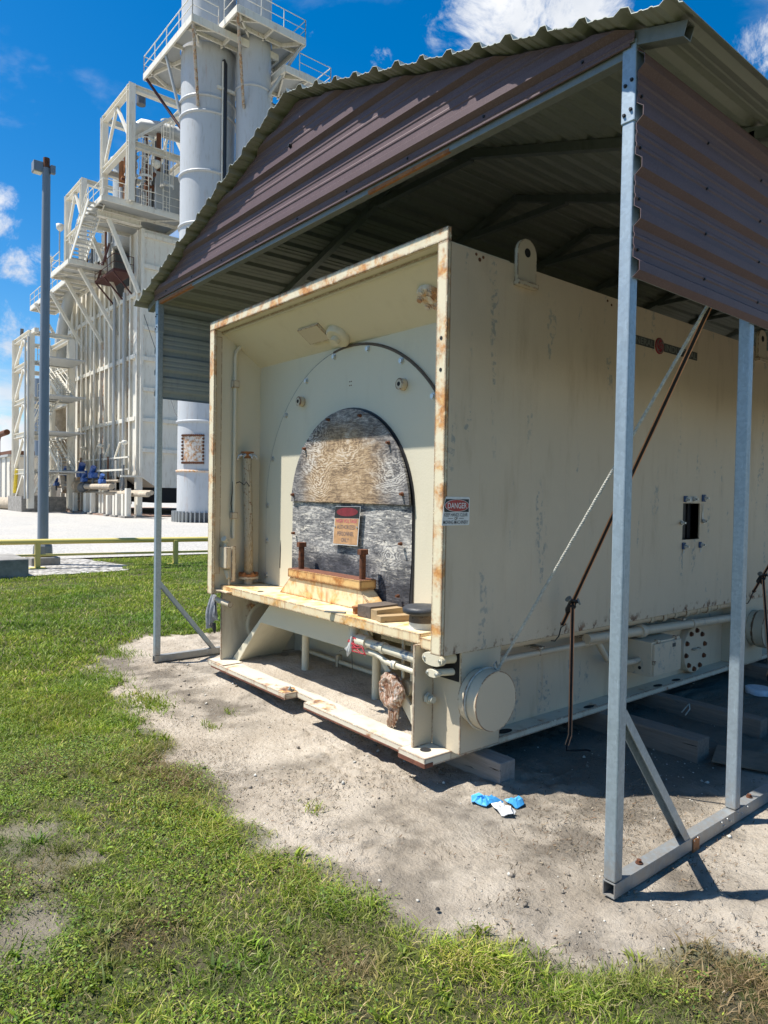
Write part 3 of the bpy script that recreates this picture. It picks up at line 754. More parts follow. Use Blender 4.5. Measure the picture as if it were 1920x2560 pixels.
    MB().box(XL1+.03, XL1+.78, Y0+.0, Y0+.03, 3.5355, 3.56).build('rust_patch', M['rust_light'], sh, label='rusted left end of the gable tie')
    MB().box(-3.4, -2.7, Y0+.0, Y0+.02, 3.5363, 3.556).build('rust_patch', M['rust_light'], sh)
    post = MB().box(0, .057, 0, .057, .067, 3.62).mesh('post', M['galv'])
    for x0 in (XR0, XL0):
        for j, y in enumerate(ys):
            o = inst(post, 'post', sh, (x0, y-.0285, 0)); bv = o.modifiers.new('b', 'BEVEL'); bv.width = .006; bv.segments = 2
    for x0, x1 in ((XR0, XR1), (XL0, XL1)):
        b = MB(); y0, y1 = Y0-.002, YE-.4; t = .004
        b.box(x0, x1, y0, y1, .0, t).box(x0, x1, y0, y1, .063-t, .063).box(x0, x0+t, y0, y1, t, .063-t).box(x1-t, x1, y0, y1, t, .063-t)
        b.build('base_rail', M['galv'], sh)
    # sleeves with screws at the post heads
    for x0 in (XR0, XL0):
        sl = MB().box(x0-.004, x0+.061, Y0-.004, Y0+.061, 3.265, 3.60).build('post_sleeve', M['galv'], sh, .005)
        s_ = MB().hexbolt((0, 0, 0), (0, -1, 0), .006, .008).mesh('sleeve_screw', M['dark_metal'])
        for dx, dz in ((.012, 3.30), (.042, 3.315), (.015, 3.42), (.044, 3.435)): inst(s_, 'sleeve_screw', sl, (x0+dx, Y0-.004, dz))
    # knee braces: folded channels
    def channel(p, q, name):
        b = MB(); p = Vector(p); q = Vector(q); d = (q-p).normalized(); nx = Vector((1, 0, 0)); v = d.cross(nx)
        b.bar(p, q, .048, .0035, v)
        for sg in (-1, 1): b.bar(p+nx*(sg*.0245)+v*.018, q+nx*(sg*.0245)+v*.018, .0035, .039, v)
        return b.build(name, M['galv'], sh)
    for xc in ((XR0+XR1)/2, (XL0+XL1)/2):
        channel((xc, Y0+.06, .80), (xc, 3.28, .065), 'knee_brace')
    # rail fixings on the right rail
    for y in (2.87, 4.0): 
        MB().hexbolt((-1.64, y, .063), (0, 0, 1), .012, .018).build('anchor_bolt', M['rust'], sh)
    MB().box(XR1, XR1+.006, 3.30, 3.36, -.012, .052).build('weld_tab', M['rust_light'], sh)
    sc = MB().hexbolt((0, 0, 0), (1, 0, 0), .005, .006).mesh('rail_screw', M['zinc'])
    for y, z in ((3.31, .045), (3.345, .05), (3.60, .05), (3.63, .025), (3.66, .052), (3.70, .03), (3.79, .048), (3.84, .03), (3.9, .05)): inst(sc, 'rail_screw', sh, (XR1, y, z))
    # sheet screws
    sc = MB().hexbolt((0, 0, 0), (0, -1, 0), .006, .008).mesh('sheet_screw', M['dark_metal'])
    for k in range(9): inst(sc, 'sheet_screw', sh, (XC-2.3+k*.58, Y0-.014, 3.61))
    sc = MB().hexbolt((0, 0, 0), (1, 0, 0), .006, .009).mesh('sheet_screw', M['dark_metal'])
    for k in range(3):
        for z in (2.74, 2.95, 3.16, 3.37): inst(sc, 'sheet_screw', sh, (XR1+.008, 2.66+k*.58, z))
    MB().hexbolt((-4.28, Y0-.014, 4.15), (0, -1, 0), .012, .02).build('gable_hook', M['dark_metal'], sh)
build_shed()

# ------------------------------------------------------------------ text helper
def text_mesh(txt, width=None, height=1., depth=.0006, shear=0, bold=0):
    cu = bpy.data.curves.new('t', 'FONT'); cu.body = txt; cu.align_x = 'CENTER'; cu.align_y = 'CENTER'; cu.extrude = 0; cu.resolution_u = 3; cu.offset = bold; cu.shear = shear
    ob = bpy.data.objects.new('t', cu); COL.objects.link(ob); bpy.context.view_layer.update()
    me = bpy.data.meshes.new_from_object(ob.evaluated_get(bpy.context.evaluated_depsgraph_get()))
    bpy.data.objects.remove(ob)
    co = np.empty(len(me.vertices)*3); me.vertices.foreach_get('co', co); co = co.reshape(-1, 3)
    c = (co.max(0)+co.min(0))/2; sz = co.max(0)-co.min(0); co -= c
    k = height/sz[1]; co[:, 1] *= k; co[:, 0] *= (width/sz[0] if width else k)
    me.vertices.foreach_set('co', co.ravel()); me.update(); return me
def put_text(name, parent, txt, center, right, up, m, width=None, height=.02, **kw):
    me = text_mesh(txt, width, height, **kw); r = Vector(right).normalized(); u = Vector(up).normalized(); c = Vector(center)
    org = Vector(ORG[parent.name])
    for v in me.vertices:
        x, y, z = v.co; v.co = c + r*x + u*y - org
    me.materials.clear(); me.materials.append(m)
    o = bpy.data.objects.new(name, me); COL.objects.link(o); o.parent = parent; ORG[o.name] = ORG[parent.name]; return o
def ellipse(c, r, u, a, b, n=36):
    c = Vector(c); return [c+Vector(r)*(a*math.cos(2*PI*k/n))+Vector(u)*(b*math.sin(2*PI*k/n)) for k in range(n)]

# ------------------------------------------------------------------ the machine
X0, X1, YG, YEND, ZT, ZB = -5.87, -2.837, 2.77, 9.6, 3.135, .782
YB = 3.26; AX, AZ = -4.39, 1.59
def arch(r, zb, n=40, cx=AX):
    return [(cx-r, zb)] + [(cx-r*math.cos(PI*k/n), AZ+r*math.sin(PI*k/n)) for k in range(n+1)] + [(cx+r, zb)]
def build_machine():
    g = thing('generator_enclosure', ((X0+X1)/2, 5.8, .1), 'large cream steel machine enclosure on a skid with a rusty front frame', 'machine')
    B = lambda: MB()
    # --- housing walls; the near side has a service opening
    w = B(); t = .012; xa, xb = X1-t, X1
    hy0, hy1, hz0, hz1 = 5.50, 5.79, 1.375, 1.675
    w.box(xa, xb, YG+.03, hy0, ZB, ZT).box(xa, xb, hy1, YEND, ZB, ZT).box(xa, xb, hy0, hy1, ZB, hz0).box(xa, xb, hy0, hy1, hz1, ZT)
    side = w.build('side_wall', M['cream_shaded'], g, label='shaded cream side wall with grey peeling streaks')
    B().box(X0, X0+t, YG+.03, YEND, ZB, ZT).build('side_wall', M['cream'], g)
    B().box(X0+t, xa, YG+.10, YEND, ZT-.012, ZT).build('roof_plate', M['cream'], g)
    B().box(X0+t, xa, YEND-.012, YEND, ZB, ZT-.012).build('end_wall', M['cream'], g)
    B().box(X0+t, xa, YB+.02, YEND-.012, ZB, ZB+.012).build('floor_plate', M['cream'], g)
    # opening interior: brush seal and dark box
    op = B(); op.box(xa-.25, xa-.24, hy0-.05, hy1+.05, hz0-.05, hz1+.05); op.build('service_opening', M['void'], side)
    fl = B()
    for k in range(3): fl.box(xa-.10, xa-.06, hy0+.05+k*.085, hy0+.10+k*.085, hz0, hz1)
    fl.build('brush_seal', M['black'], side)
    rr = random.Random(2)
    for (y, z, sy, sz) in ((hy0+.03, hz1+.035, .055, .05), (hy1+.05, hz1+.045, .06, .06), (hy0+.02, hz0-.05, .05, .055), (hy1+.01, hz0-.05, .045, .05)):
        B().box(X1, X1+.012, y-sy/2, y+sy/2, z-sz/2, z+sz/2).build('blue_tape', M['blue_tape'], side, .004)
    for (y, z) in ((hy0+.035, hz1+.03), (hy0+.16, hz1+.035), (hy1+.06, hz1+.045), (hy0-.035, hz0+.14), (hy1+.045, hz0+.15), (hy0+.03, hz0-.055), (hy1+.02, hz0-.05)):
        B().cyl((X1, y, z), (X1+.045, y, z), .009, 8).hexbolt((X1+.012, y, z), (1, 0, 0), .015, .016).build('stud', M['zinc'], side)
    for (y, z, sy, sz) in ((hy0+.15, hz1+.035, .16, .05), (hy1+.04, hz0+.22, .03, .16), (hy0+.02, hz0-.09, .03, .05), (hy1+.02, hz0-.09, .025, .05)):
        B().poly([(X1+.005, y-sy/2, z-sz/2), (X1+.006, y+sy/2, z-sz/2+.01), (X1+.005, y+sy/2-.01, z+sz/2), (X1+.007, y-sy/2+.008, z+sz/2-.008)], [(0, 1, 2, 3)]).build('torn_film', M['clear_wrap'], side)
    # rust bleeding from old holes near the top edge
    for (y, z, r_) in ((3.0, 3.115, .007), (3.03, 3.09, .009), (3.06, 3.11, .007), (4.35, 3.1, .007), (4.4, 3.08, .007), (7.2, 1.55, .02), (7.28, 1.46, .02)): B().hexbolt((X1, y, z), (1, 0, 0), r_, r_*.6).build('rusty_plug', M['rust'], side)
    # --- front frame
    B().box(X0, X1, YG, YG+.028, 3.147, 3.223).build('frame_bar', M['frame'], g, .003, 'rust stained top bar of the front frame')
    rb = B().box(X1-.084, X1, YG, YG+.028, ZB, 3.1455).build('frame_bar', M['frame'], g, .003, 'rust streaked right bar of the front frame')
    B().box(X0, X0+.09, YG, YG+.028, ZB, 3.1455).build('frame_bar', M['frame'], g, .003, 'left bar of the front frame')
    hb = B()
    for z in (2.42, 2.60): hb.cyl((X1-.042, YG-.002, z), (X1-.042, YG+.001, z), .011, 12)
    hb.build('bolt_hole', M['void'], rb)
    # returns behind the frame
    B().box(X0+.012, X0+.05, YG+.028, YB+.05, ZB+.0, 3.147).build('inner_wall', M['cream'], g)
    B().box(X0+.05, X0+.056, YG+.03, YG+.095, .96, 3.10).build('door_strip', M['cream_edge'], g, .002)
    B().box(X1-.055, X1-.012, YG+.028, YB+.05, ZB, 3.147).build('inner_wall', M['cream'], g)
    B().box(X0+.05, X1-.055, YG+.028, YG+.12, 3.150, 3.168).build('top_return', M['cream'], g)
    sl = B(); sl.poly([(X0+.05, YG+.085, 3.150), (X1-.055, YG+.085, 3.150), (X1-.055, YB+.002, 2.87), (X0+.05, YB+.002, 2.87)], [(0, 1, 2, 3)])
    slope = sl.build('sloped_panel', M['cream'], g)
    B().tube([(X0+.055, YG+.092, 3.140), (X1-.06, YG+.092, 3.140)], .006, 6).build('seal_bead', M['cream_edge'], g)
    n = Vector((0, -.58, -.814)); dn = Vector((0, .814, -.58)); rx = Vector((1, 0, 0))
    def onslope(x, y): return Vector((x, y, 3.150-.28*(y-(YG+.085))/(YB+.002-YG-.085)))
    c = onslope(-4.67, 3.10)
    cp = B().bar(c-rx*.14+n*.012, c+rx*.14+n*.012, .16, .024, n).build('cover_plate', M['cream_edge'], slope, .002)
    sc = B()
    for a in (-.12, 0, .12):
        for d in (-.065, .065): sc.hexbolt(c+rx*a+dn*d+n*.024, n, .005, .004)
    sc.build('cover_screws', M['rust'], cp) if False else None
    c = onslope(-4.43, 3.165)
    lamp = B().tube([c, c+n*.03, c+n*.045], [.10, .10, .085], 24).build('bulkhead_boss', M['cream'], slope)
    B().cyl(c+n*.04, c+n*.085, .036, 18).build('boss_knob', M['cream'], slope)
    c = onslope(-3.31, 3.09)
    fl = B().tube([c, c+n*.018, c+n*.03], [.098, .098, .09], 22).build('flange_cover', M['white_rust'], slope)
    bb = B()
    for k in range(6):
        a = k*PI/3+.3; bb.hexbolt(c+rx*(.07*math.cos(a))+dn*(.07*math.sin(a))+n*.028, n, .019, .022)
    bb.cyl(c+n*.028, c+n*.036, .034, 16)
    bb.build('flange_bolts', M['white_rust'], fl) if False else bb.build('flange_bolt', M['white_rust'], slope)
    # --- back panel with the big arched cover plate
    B().box(X0+.05, X1-.055, YB, YB+.012, .8635, 2.872).build('back_panel', M['cream'], g)
    ring = B().prism(arch(1.268, .865), 'y', YB-.014, YB-.001).build('arched_cover', M['cream'], g, .002)
    sm = lambda a0, a1, n_: [(AX+1.268*math.cos(a0+(a1-a0)*k/n_), YB-.008, AZ+1.268*math.sin(a0+(a1-a0)*k/n_)) for k in range(n_+1)]
    B().tube(sm(.08, 1.75, 30), .013, 6).build('cover_gasket', M['timber_dark'], ring)
    B().tube(sm(1.75, 3.1, 26)+[(AX-1.268, YB-.008, .87)], .006, 6).build('cover_gasket', M['valve_grey'], ring)
    bolt = B().hexbolt((0, 0, 0), (0, -1, 0), .018, .018).mesh('cover_bolt', M['zinc'])
    P = [(AX+1.232*math.cos(a), AZ+1.232*math.sin(a)) for a in [math.radians(d) for d in (10, 39.5, 60, 79.5, 100, 120, 139.5, 160)]] + [(AX-1.24, 1.587), (AX-1.243, 1.261), (AX-1.243, .945)]
    for x, z in P: inst(bolt, 'cover_bolt', ring, (x, YB-.014, z))
    boss = B().cyl((0, 0, 0), (0, -.045, 0), .042, 20).cyl((0, -.045, 0), (0, -.05, 0), .034, 16).mesh('boss', M['cream_edge'])
    hole = B().cyl((0, -.0495, 0), (0, -.0515, 0), .016, 12).mesh('boss_hole', M['void'])
    for x in (-5.062, -3.745):
        o = inst(boss, 'boss', ring, (x, YB-.014, 2.486)); inst(hole, 'boss_hole', ring, (x, YB-.014, 2.486))
    sp = B()
    for dx in (0, .02):
        for dz in (0, .03): sp.hexbolt((-4.39+dx, YB-.014, 2.55+dz), (0, -1, 0), .004, .003)
    sp.build('plug_marks', M['rust'], ring)
    ds = B().prism([(-5.405, 1.03), (-5.398, 1.22), (-5.392, 1.28), (-5.388, 1.20), (-5.394, 1.03)], 'y', YB-.0165, YB-.013); ds.build('slot', M['dark_metal'], ring)
    # plywood cover, two sheets, with its dark gasket
    B().prism(arch(.786, .866, 36), 'y', YB-.024, YB-.0145).build('gasket', M['black'], ring)
    up = [(AX-.772, 1.633)] + [(AX-.772*math.cos(PI*k/36), AZ+.772*math.sin(PI*k/36)) for k in range(2, 35)] + [(AX+.772, 1.633)]
    pu = B().prism(up, 'y', YB-.056, YB-.036).build('plywood_sheet', M['ply_up'], g, .002, 'rounded upper plywood sheet with tan swirling grain')
    lo = B(); nx = 24; zs = (.868, 1.25, 1.631)
    vv = []; 
    for z in zs:
        for k in range(nx+1):
            f = k/nx; x = AX-.785+f*(1.535 if z < 1 else 1.56); vv.append((x, YB-.03-.012*math.sin(f*9)*(z-.87)-.004*math.sin(f*4), z))
    fs = [(r*(nx+1)+k, r*(nx+1)+k+1, (r+1)*(nx+1)+k+1, (r+1)*(nx+1)+k) for r in range(2) for k in range(nx)]
    lo.poly(vv, fs, 0, True); lo.poly([(x, y+.012, z) for x, y, z in vv], fs, 0, True)
    pl = lo.build('plywood_sheet', M['ply_low'], g, 0, 'grey lower plywood sheet, weathered almost black near its foot')
    nail = B().hexbolt((0, 0, 0), (0, -1, 0), .010, .028).mesh('ply_screw', M['rust'])
    for x, z in ((-4.606, 2.296), (-4.188, 2.297), (-3.849, 2.077), (-4.947, 2.078), (-5.12, 1.69), (-3.69, 1.709)): inst(nail, 'ply_screw', pu, (x, YB-.056, z))
    for x, z in ((-3.70, 1.359), (-3.72, .988), (-5.11, 1.36)): inst(nail, 'ply_screw', pl, (x, YB-.05, z))
    # --- shelf plate and bolted pedestal
    shf = B().box(X0+.115, -3.10, 2.85, YB-.0, .795, .862).build('shelf', M['shelf'], g, .004, 'orange stained shelf plate below the plywood')
    B().box(X0+.05, X0+.113, 2.87, YB, .80, .858).build('shelf_end', M['cream_edge'], g, .003)
    B().box(-3.098, X1-.056, 2.845, YB, .775, .842).build('shelf_end', M['shelf'], g, .003)
    B().cyl((-5.22, 2.95, .8625), (-5.22, 2.95, .865), .026, 14).build('drain_hole', M['void'], shf)
    B().box(-5.87, -5.55, 2.80, 2.85, .815, .825).build('hinge_bar', M['cream_edge'], g, .002)
    ped = B().prism([(-5.10, .8625), (-4.93, 1.011), (-3.985, 1.011), (-3.80, .8625)], 'y', 3.065, 3.195).build('pedestal', M['shelf'], g, .003, 'rust run pedestal block on the shelf')
    B().box(-4.945, -3.96, 3.048, 3.198, 1.012, 1.080).build('pedestal_slab', M['slab'], ped, .004)
    B().box(-4.94, -3.965, 3.053, 3.194, 1.0802, 1.0822).build('slab_top', M['rust_slab'], ped)
    for x in (-4.845, -4.02):
        b = B(); b.cyl((x, 3.115, 1.08), (x, 3.115, 1.275), .024, 14).cyl((x, 3.115, 1.262), (x, 3.115, 1.30), .041, 6, sm=False)
        b.build('anchor_bolt', M['rust'], ped, .002)
    b = B().cyl((-4.935, 3.16, 1.08), (-4.935, 3.16, 1.14), .012, 10).cyl((-4.935, 3.16, 1.14), (-4.935, 3.16, 1.16), .018, 6, sm=False); b.build('small_stud', M['rust'], ped)
    # --- braided hose and flanges
    hz = [(-5.712, 3.10, .86), (-5.712, 3.10, .93)]
    fl = B().cyl((-5.712, 3.10, .86), (-5.712, 3.10, .92), .040, 16).cyl((-5.712, 3.10, .912), (-5.712, 3.10, .935), .092, 22).build('hose_flange', M['cream_edge'], g)
    r = B().cyl((-5.712, 3.10, .9355), (-5.712, 3.10, .957), .088, 22)
    for k in range(6):
        a = k*PI/3; r.hexbolt((-5.712+.07*math.cos(a), 3.10+.07*math.sin(a), .955), (0, 0, 1), .016, .018)
    r.build('rusty_flange', M['rust_light'], g)
    hp = []
    for k in range(15):
        t = k/14; hp.append((-5.712-.035*math.sin(t*PI)*.6-.03*t, 3.10+.012*math.sin(t*4), .955+t*1.06))
    hose = B().tube(hp, .041, 16).build('braided_hose', M['hose'], g, 0, 'braided hose standing on the shelf')
    tp = B(); p = Vector(hp[-1]); tp.cyl(p, p+Vector((0, 0, .05)), .030, 12).cyl(p+Vector((0, 0, .05)), p+Vector((0, 0, .062)), .058, 16)
    tp.build('hose_end', M['rust_light'], hose)
    rg = B(); rr = random.Random(5)
    for k in range(7):
        a = k*.9; q = p+Vector((.05*math.cos(a), .05*math.sin(a), .03)); rg.tube([q, q+Vector((.03*math.cos(a), .03*math.sin(a), -.01)), q+Vector((.045*math.cos(a), .045*math.sin(a), -.03-rr.random()*.02))], [.014, .010, .002], 5)
    rg.build('torn_wrap', M['clear_wrap'], hose)
    wr = B(); wr.tube([(-5.80, 2.99, 1.78), (-5.75, 3.02, 1.80), (-5.72, 3.05, 1.77), (-5.69, 3.055, 1.80), (-5.66, 3.07, 1.76)], .004, 5).tube([(-5.79, 2.97, 1.80), (-5.785, 2.965, 1.70), (-5.80, 2.96, 1.6), (-5.785, 2.965, 1.52)], .004, 5)
    wr.build('loose_wire', M['black'], g)
    # --- conduit, boxes on the left return
    cd = B().tube([(-5.79, 2.985, 1.28), (-5.79, 2.985, 2.93), (-5.79, 2.995, 2.985), (-5.785, 3.03, 3.03), (-5.775, 3.09, 3.06), (-5.77, 3.14, 3.07)], .017, 10).build('conduit', M['cream'], g)
    B().box(-5.815, -5.765, 2.955, 3.015, 2.655, 2.72).build('conduit_clip', M['cream_edge'], cd, .003)
    B().box(-5.815, -5.765, 2.955, 3.015, 1.46, 1.52).build('conduit_clip', M['cream_edge'], cd, .003)
    ft = B().cyl((-5.77, 3.12, 3.07), (-5.70, 3.16, 3.08), .034, 12).cyl((-5.72, 3.15, 3.03), (-5.72, 3.15, 3.14), .028, 12).cyl((-5.815, 3.14, 3.08), (-5.76, 3.14, 3.08), .026, 8); ft.build('conduit_fitting', M['cream_edge'], g)
    bx = B().box(-5.812, -5.665, 2.853, 2.945, 1.02, 1.21).build('switch_box', M['cream_edge'], g, .004)
    B().box(-5.66, -5.65, 2.90, 2.935, .90, 1.22).build('bracket_strip', M['cream_edge'], g)
    sw = B().cyl((-5.76, 2.89, 1.21), (-5.76, 2.89, 1.25), .018, 10).cyl((-5.765, 2.905, 1.25), (-5.745, 2.865, 1.285), .028, 14); sw.build('switch_knob', M['cream'], bx)
    fn = B().prism([(-5.79, 1.0), (-5.70, 1.0), (-5.69, .935), (-5.72, .915)], 'y', 2.885, 2.915).cyl((-5.705, 2.9, .925), (-5.705, 2.9, .866), .008, 8); fn.build('switch_lever', M['cream'], bx)
    # --- skid: base plate with a notch in its front edge
    sy = 2.79
    base = B().prism([(-5.82, sy), (-4.545, sy), (-4.545, sy+.11), (-4.285, sy+.10), (-4.285, sy), (-2.92, sy), (-2.92, YEND-.1), (-5.82, YEND-.1)], 'z', .12, .166).build('base_plate', M['skid'], g, .003, 'chipped base plate of the skid with a notched front edge')
    B().box(-3.15, -2.915, 2.735, 2.955, .122, .176).build('corner_pad', M['skid'], base, .003)
    B().box(-5.9, -5.6, 2.80, 3.0, .122, .174).build('corner_pad', M['skid'], base, .003)
    rb = B().box(-5.815, -4.56, sy-.0025, sy+.05, .1195, .133).box(-4.28, -3.16, sy-.0025, sy+.05, .1195, .131).box(-3.148, -2.912, 2.7325, 2.8, .1195, .145)
    rb.build('rusted_lower_edge', M['rust_slab'], base)
    rp = random.Random(17)
    for cx_, cy_, rx_, ry_ in ((-4.62, 2.86, .20, .075), (-4.17, 2.86, .22, .08)):
        pts_ = [(cx_+rx_*math.cos(2*PI*k/26)*rp.uniform(.6, 1.1), max(sy+.004, cy_+ry_*math.sin(2*PI*k/26)*rp.uniform(.6, 1.15)), .1675) for k in range(26)]
        if cx_ == -4.62: pts_ = [(min(x, -4.55), y, z) for x, y, z in pts_]
        if cx_ == -4.17: pts_ = [(max(x, -4.28), y, z) for x, y, z in pts_]
        B().poly(pts_, [tuple(range(26))]).build('rust_patch', M['plate_rust'], base)
    for (x, y, r_) in ((-3.02, 2.84, .034),):
        B().cyl((x, y, .1765), (x, y, .1785), r_, 18).build('lifting_hole', M['void'], base)
    eh = B().poly([Vector((-2.975+.035*math.cos(a), y+.07*math.sin(a), .1675)) for y in (3.50,) for a in [2*PI*k/20 for k in range(20)]], [tuple(range(20))])
    for y in (4.42, 5.39, 5.69): eh.poly([Vector((-2.955+.025*math.cos(a), y+.06*math.sin(a), .1675)) for a in [2*PI*k/20 for k in range(20)]], [tuple(range(20))])
    eh.build('bolt_slots', M['void'], base)
    # left side plate with its round port
    lw = B().box(-5.815, -5.797, 2.875, YEND-.15, .167, .795).build('skid_wall', M['skid'], g, .002)
    B().tube([(-5.797, 3.33, .47), (-5.775, 3.33, .47), (-5.770, 3.33, .47)], [.205, .205, .19], 32).build('port_ring', M['cream'], lw)
    B().cyl((-5.7705, 3.33, .47), (-5.769, 3.33, .47), .18, 32).build('port_cover', M['cream_shaded'], lw)
    # right web and pillars
    B().box(-3.07, -3.05, 3.30, YEND-.15, .167, ZB).build('skid_web', M['cream_shaded'], g)
    B().box(-3.05, -2.86, 3.32, YEND-.15, ZB-.010, ZB-.001).build('skid_top_flange', M['cream_edge'], g)
    for y0, y1 in ((2.957, 3.31), (6.72, 7.15)):
        B().box(-3.09, -2.852, y0, y1, .167, ZB-.002).build('skid_pillar', M['cream_edge'], g, .003)
    B().box(-3.105, -3.088, 2.80, 2.957, .177, .80).build('pillar_flange', M['cream_edge'], g, .002)
    B().box(-3.105, -2.85, 2.80, 3.31, .783, .797).build('pillar_cap', M['cream_edge'], g, .002) if False else None
    B().box(-3.087, -2.865, 2.9545, 2.9565, .60, .78).build('pillar_slot', M['void'], g)
    # arch shaped cross beam
    ar = B().prism([(-5.795, .168), (-5.08, .793), (-3.84, .793), (-3.125, .168), (-3.26, .168), (-3.66, .585), (-5.275, .585), (-5.67, .168)], 'y', 2.985, 3.005)
    arp = ar.build('cross_beam', M['cream'], g, .002)
    fg = B()
    for p, q in (((-5.67, .168), (-5.275, .585)), ((-5.275, .585), (-3.66, .585)), ((-3.66, .585), (-3.26, .168))):
        fg.poly([(p[0], 3.005, p[1]), (q[0], 3.005, q[1]), (q[0], 3.42, q[1]), (p[0], 3.42, p[1])], [(0, 1, 2, 3)])
    fg.build('beam_flange', M['cream'], arp)
    B().box(-5.795, -3.09, 3.66, 3.675, .167, .79).build('inner_bulkhead', M['cream'], g)
    nx_, ny_ = 70, 20; vs = []
    for j in range(ny_+1):
        for i in range(nx_+1):
            x = -5.79+2.66*i/nx_; y = 2.93+.72*j/ny_
            e = min(1, j/5)*min(1, i/4, (nx_-i)/4)
            vs.append((x, y+.05*float(fbm(np.array(x*3), np.array(y*3), 7)), .163+e*(.012+.05*float(fbm(np.array(x*5), np.array(y*5), 8)))))
    so = B().poly(vs, [(j*(nx_+1)+i, j*(nx_+1)+i+1, (j+1)*(nx_+1)+i+1, (j+1)*(nx_+1)+i) for j in range(ny_) for i in range(nx_)], 0, True).build('drifted_soil', M['ground'], g); so['kind'] = 'stuff'
    for x, y in ((-5.0, 3.27), (-3.97, 3.22)):
        B().cyl((x, y, .166), (x, y, .70), .032, 14).build('drain_pipe', M['cream'], g)
    B().tube([(-5.5, 3.55, .24), (-3.3, 3.55, .24)], .018, 8).build('floor_conduit', M['cream'], g)
    for x in (-4.9, -4.1): B().box(x-.02, x+.02, 3.53, 3.57, .166, .30).build('conduit_foot', M['cream_edge'], g)
    # pipes below the shelf
    b = B().tube([(-3.87, 2.94, .80), (-3.87, 2.93, .72), (-3.84, 2.925, .695), (-3.10, 2.925, .675)], .032, 14); b.cyl((-3.80, 2.925, .694), (-3.70, 2.925, .692), .045, 14).cyl((-3.545, 2.925, .687), (-3.515, 2.925, .687), .040, 14)
    b.build('shelf_pipe', M['cream_pipe'], g)
    b = B().tube([(-3.92, 2.94, .80), (-3.92, 2.94, .66), (-3.85, 2.93, .63), (-3.62, 2.93, .632), (-3.50, 2.93, .60), (-3.10, 2.93, .588)], .020, 12); b.cyl((-3.44, 2.93, .598), (-3.40, 2.93, .597), .030, 12)
    b.build('shelf_pipe', M['cream_pipe'], g)
    b = B(); rr = random.Random(9)
    for k in range(9):
        a = rr.uniform(0, 6.28); b.tube([(-3.82+rr.uniform(-.03, .03), 2.90, .70), (-3.80+.08*math.cos(a), 2.885, .665+.05*math.sin(a)), (-3.72+rr.uniform(-.05, .05), 2.89, .64+rr.uniform(-.03, .03))], .005, 5)
    b.build('red_tape', M['red_tape'], g)
    b = B()
    for k in range(4): b.tube([(-3.84, 2.895, .72-k*.02), (-3.87+rr.uniform(-.03, .03), 2.885, .62), (-3.86+rr.uniform(-.03, .03), 2.89, .55+rr.uniform(0, .05))], [.012, .016, .003], 5)
    b.build('plastic_shred', M['clear_wrap'], g)
    b = B().tube([(-3.86, 2.89, .64), (-3.92, 2.88, .61), (-3.97, 2.88, .59)], .003, 5).tube([(-3.83, 2.885, .62), (-3.82, 2.885, .50), (-3.825, 2.885, .44)], .002, 5); b.build('cable_tail', M['black'], g)
    for x in (-3.42, -3.33): B().cyl((x, 3.0, .79), (x, 3.0, .5), .012, 8).build('thin_pipe', M['cream'], g)
    # wrapped flange on its pipe
    B().cyl((-3.42, 3.02, .43), (-3.36, 3.5, .44), .055, 16).build('branch_pipe', M['cream'], g)
    wv = B(); rr = random.Random(12); pts = []; c = Vector((-3.49, 2.93, .41)); nn = 26
    dirn = Vector((.12, .98, .02)).normalized(); ux = Vector((1, -.12, 0)).normalized(); uz = Vector((0, 0, 1))
    rings = [(0.0, .05), (-.012, .09), (0, .116), (.03, .124), (.055, .118), (.075, .085), (.09, .062)]
    vs = []
    for (dd, r_) in rings:
        for k in range(nn):
            a = 2*PI*k/nn; q = r_*(1+rr.uniform(-.07, .07)*(1 if r_ > .06 else .5)); vs.append(c+dirn*(dd+rr.uniform(-.006, .006))+ux*(q*math.cos(a))+uz*(q*math.sin(a)))
    wv.poly(vs, [(i*nn+k, i*nn+(k+1) % nn, (i+1)*nn+(k+1) % nn, (i+1)*nn+k) for i in range(len(rings)-1) for k in range(nn)], 0, False)
    wv.poly(vs[:nn], [tuple(range(nn))], 0)
    wp = wv.build('wrapped_flange', M['wrap'], g, 0, 'pipe flange wrapped in brown stained plastic')
    tl = B()
    for k in range(5):
        x = -3.45+rr.uniform(-.04, .03); tl.tube([(x, 2.95, .31), (x+.01, 2.94, .25), (x+rr.uniform(-.03, .0), 2.945, .20), (x-.02+rr.uniform(-.02, .01), 2.945, .168)], [.022, .018, .012, .002], 5)
    tl.build('wrap_tail', M['wrap'], wp)
    # oval flanges and stubs by the pillar
    for z, a_, b_, rr_ in ((.732, .088, .040, .034), (.648, .05, .024, .022)):
        o = B(); pts = [(-2.975+a_*math.copysign(abs(math.cos(t))**.8, math.cos(t)), z+b_*math.sin(t)) for t in [2*PI*k/28 for k in range(28)]]
        o.prism(pts, 'y', 2.835, 2.85).prism([(x, zz) for x, zz in pts], 'y', 2.853, 2.868)
        o.build('oval_flange', M['cream'], g, .002)
        B().tube([(-2.975, 2.86, z), (-2.955, 2.91, z), (-2.92, 2.96, z+.004), (-2.90, 3.0, z+.004)], rr_, 12).build('stub_pipe', M['cream'], g)
        for sx in (-1, 1): B().hexbolt((-2.975+sx*a_*.75, 2.835, z), (0, -1, 0), .008, .008).build('flange_bolt', M['zinc'], g)
    b = B().cyl((-3.088, 2.90, .467), (-3.05, 2.90, .467), .012, 10).cyl((-3.075, 2.90, .467), (-3.055, 2.90, .467), .034, 6, sm=False).cyl((-3.05, 2.90, .467), (-3.02, 2.90, .467), .022, 8); b.build('earth_bolt', M['lens'], g)
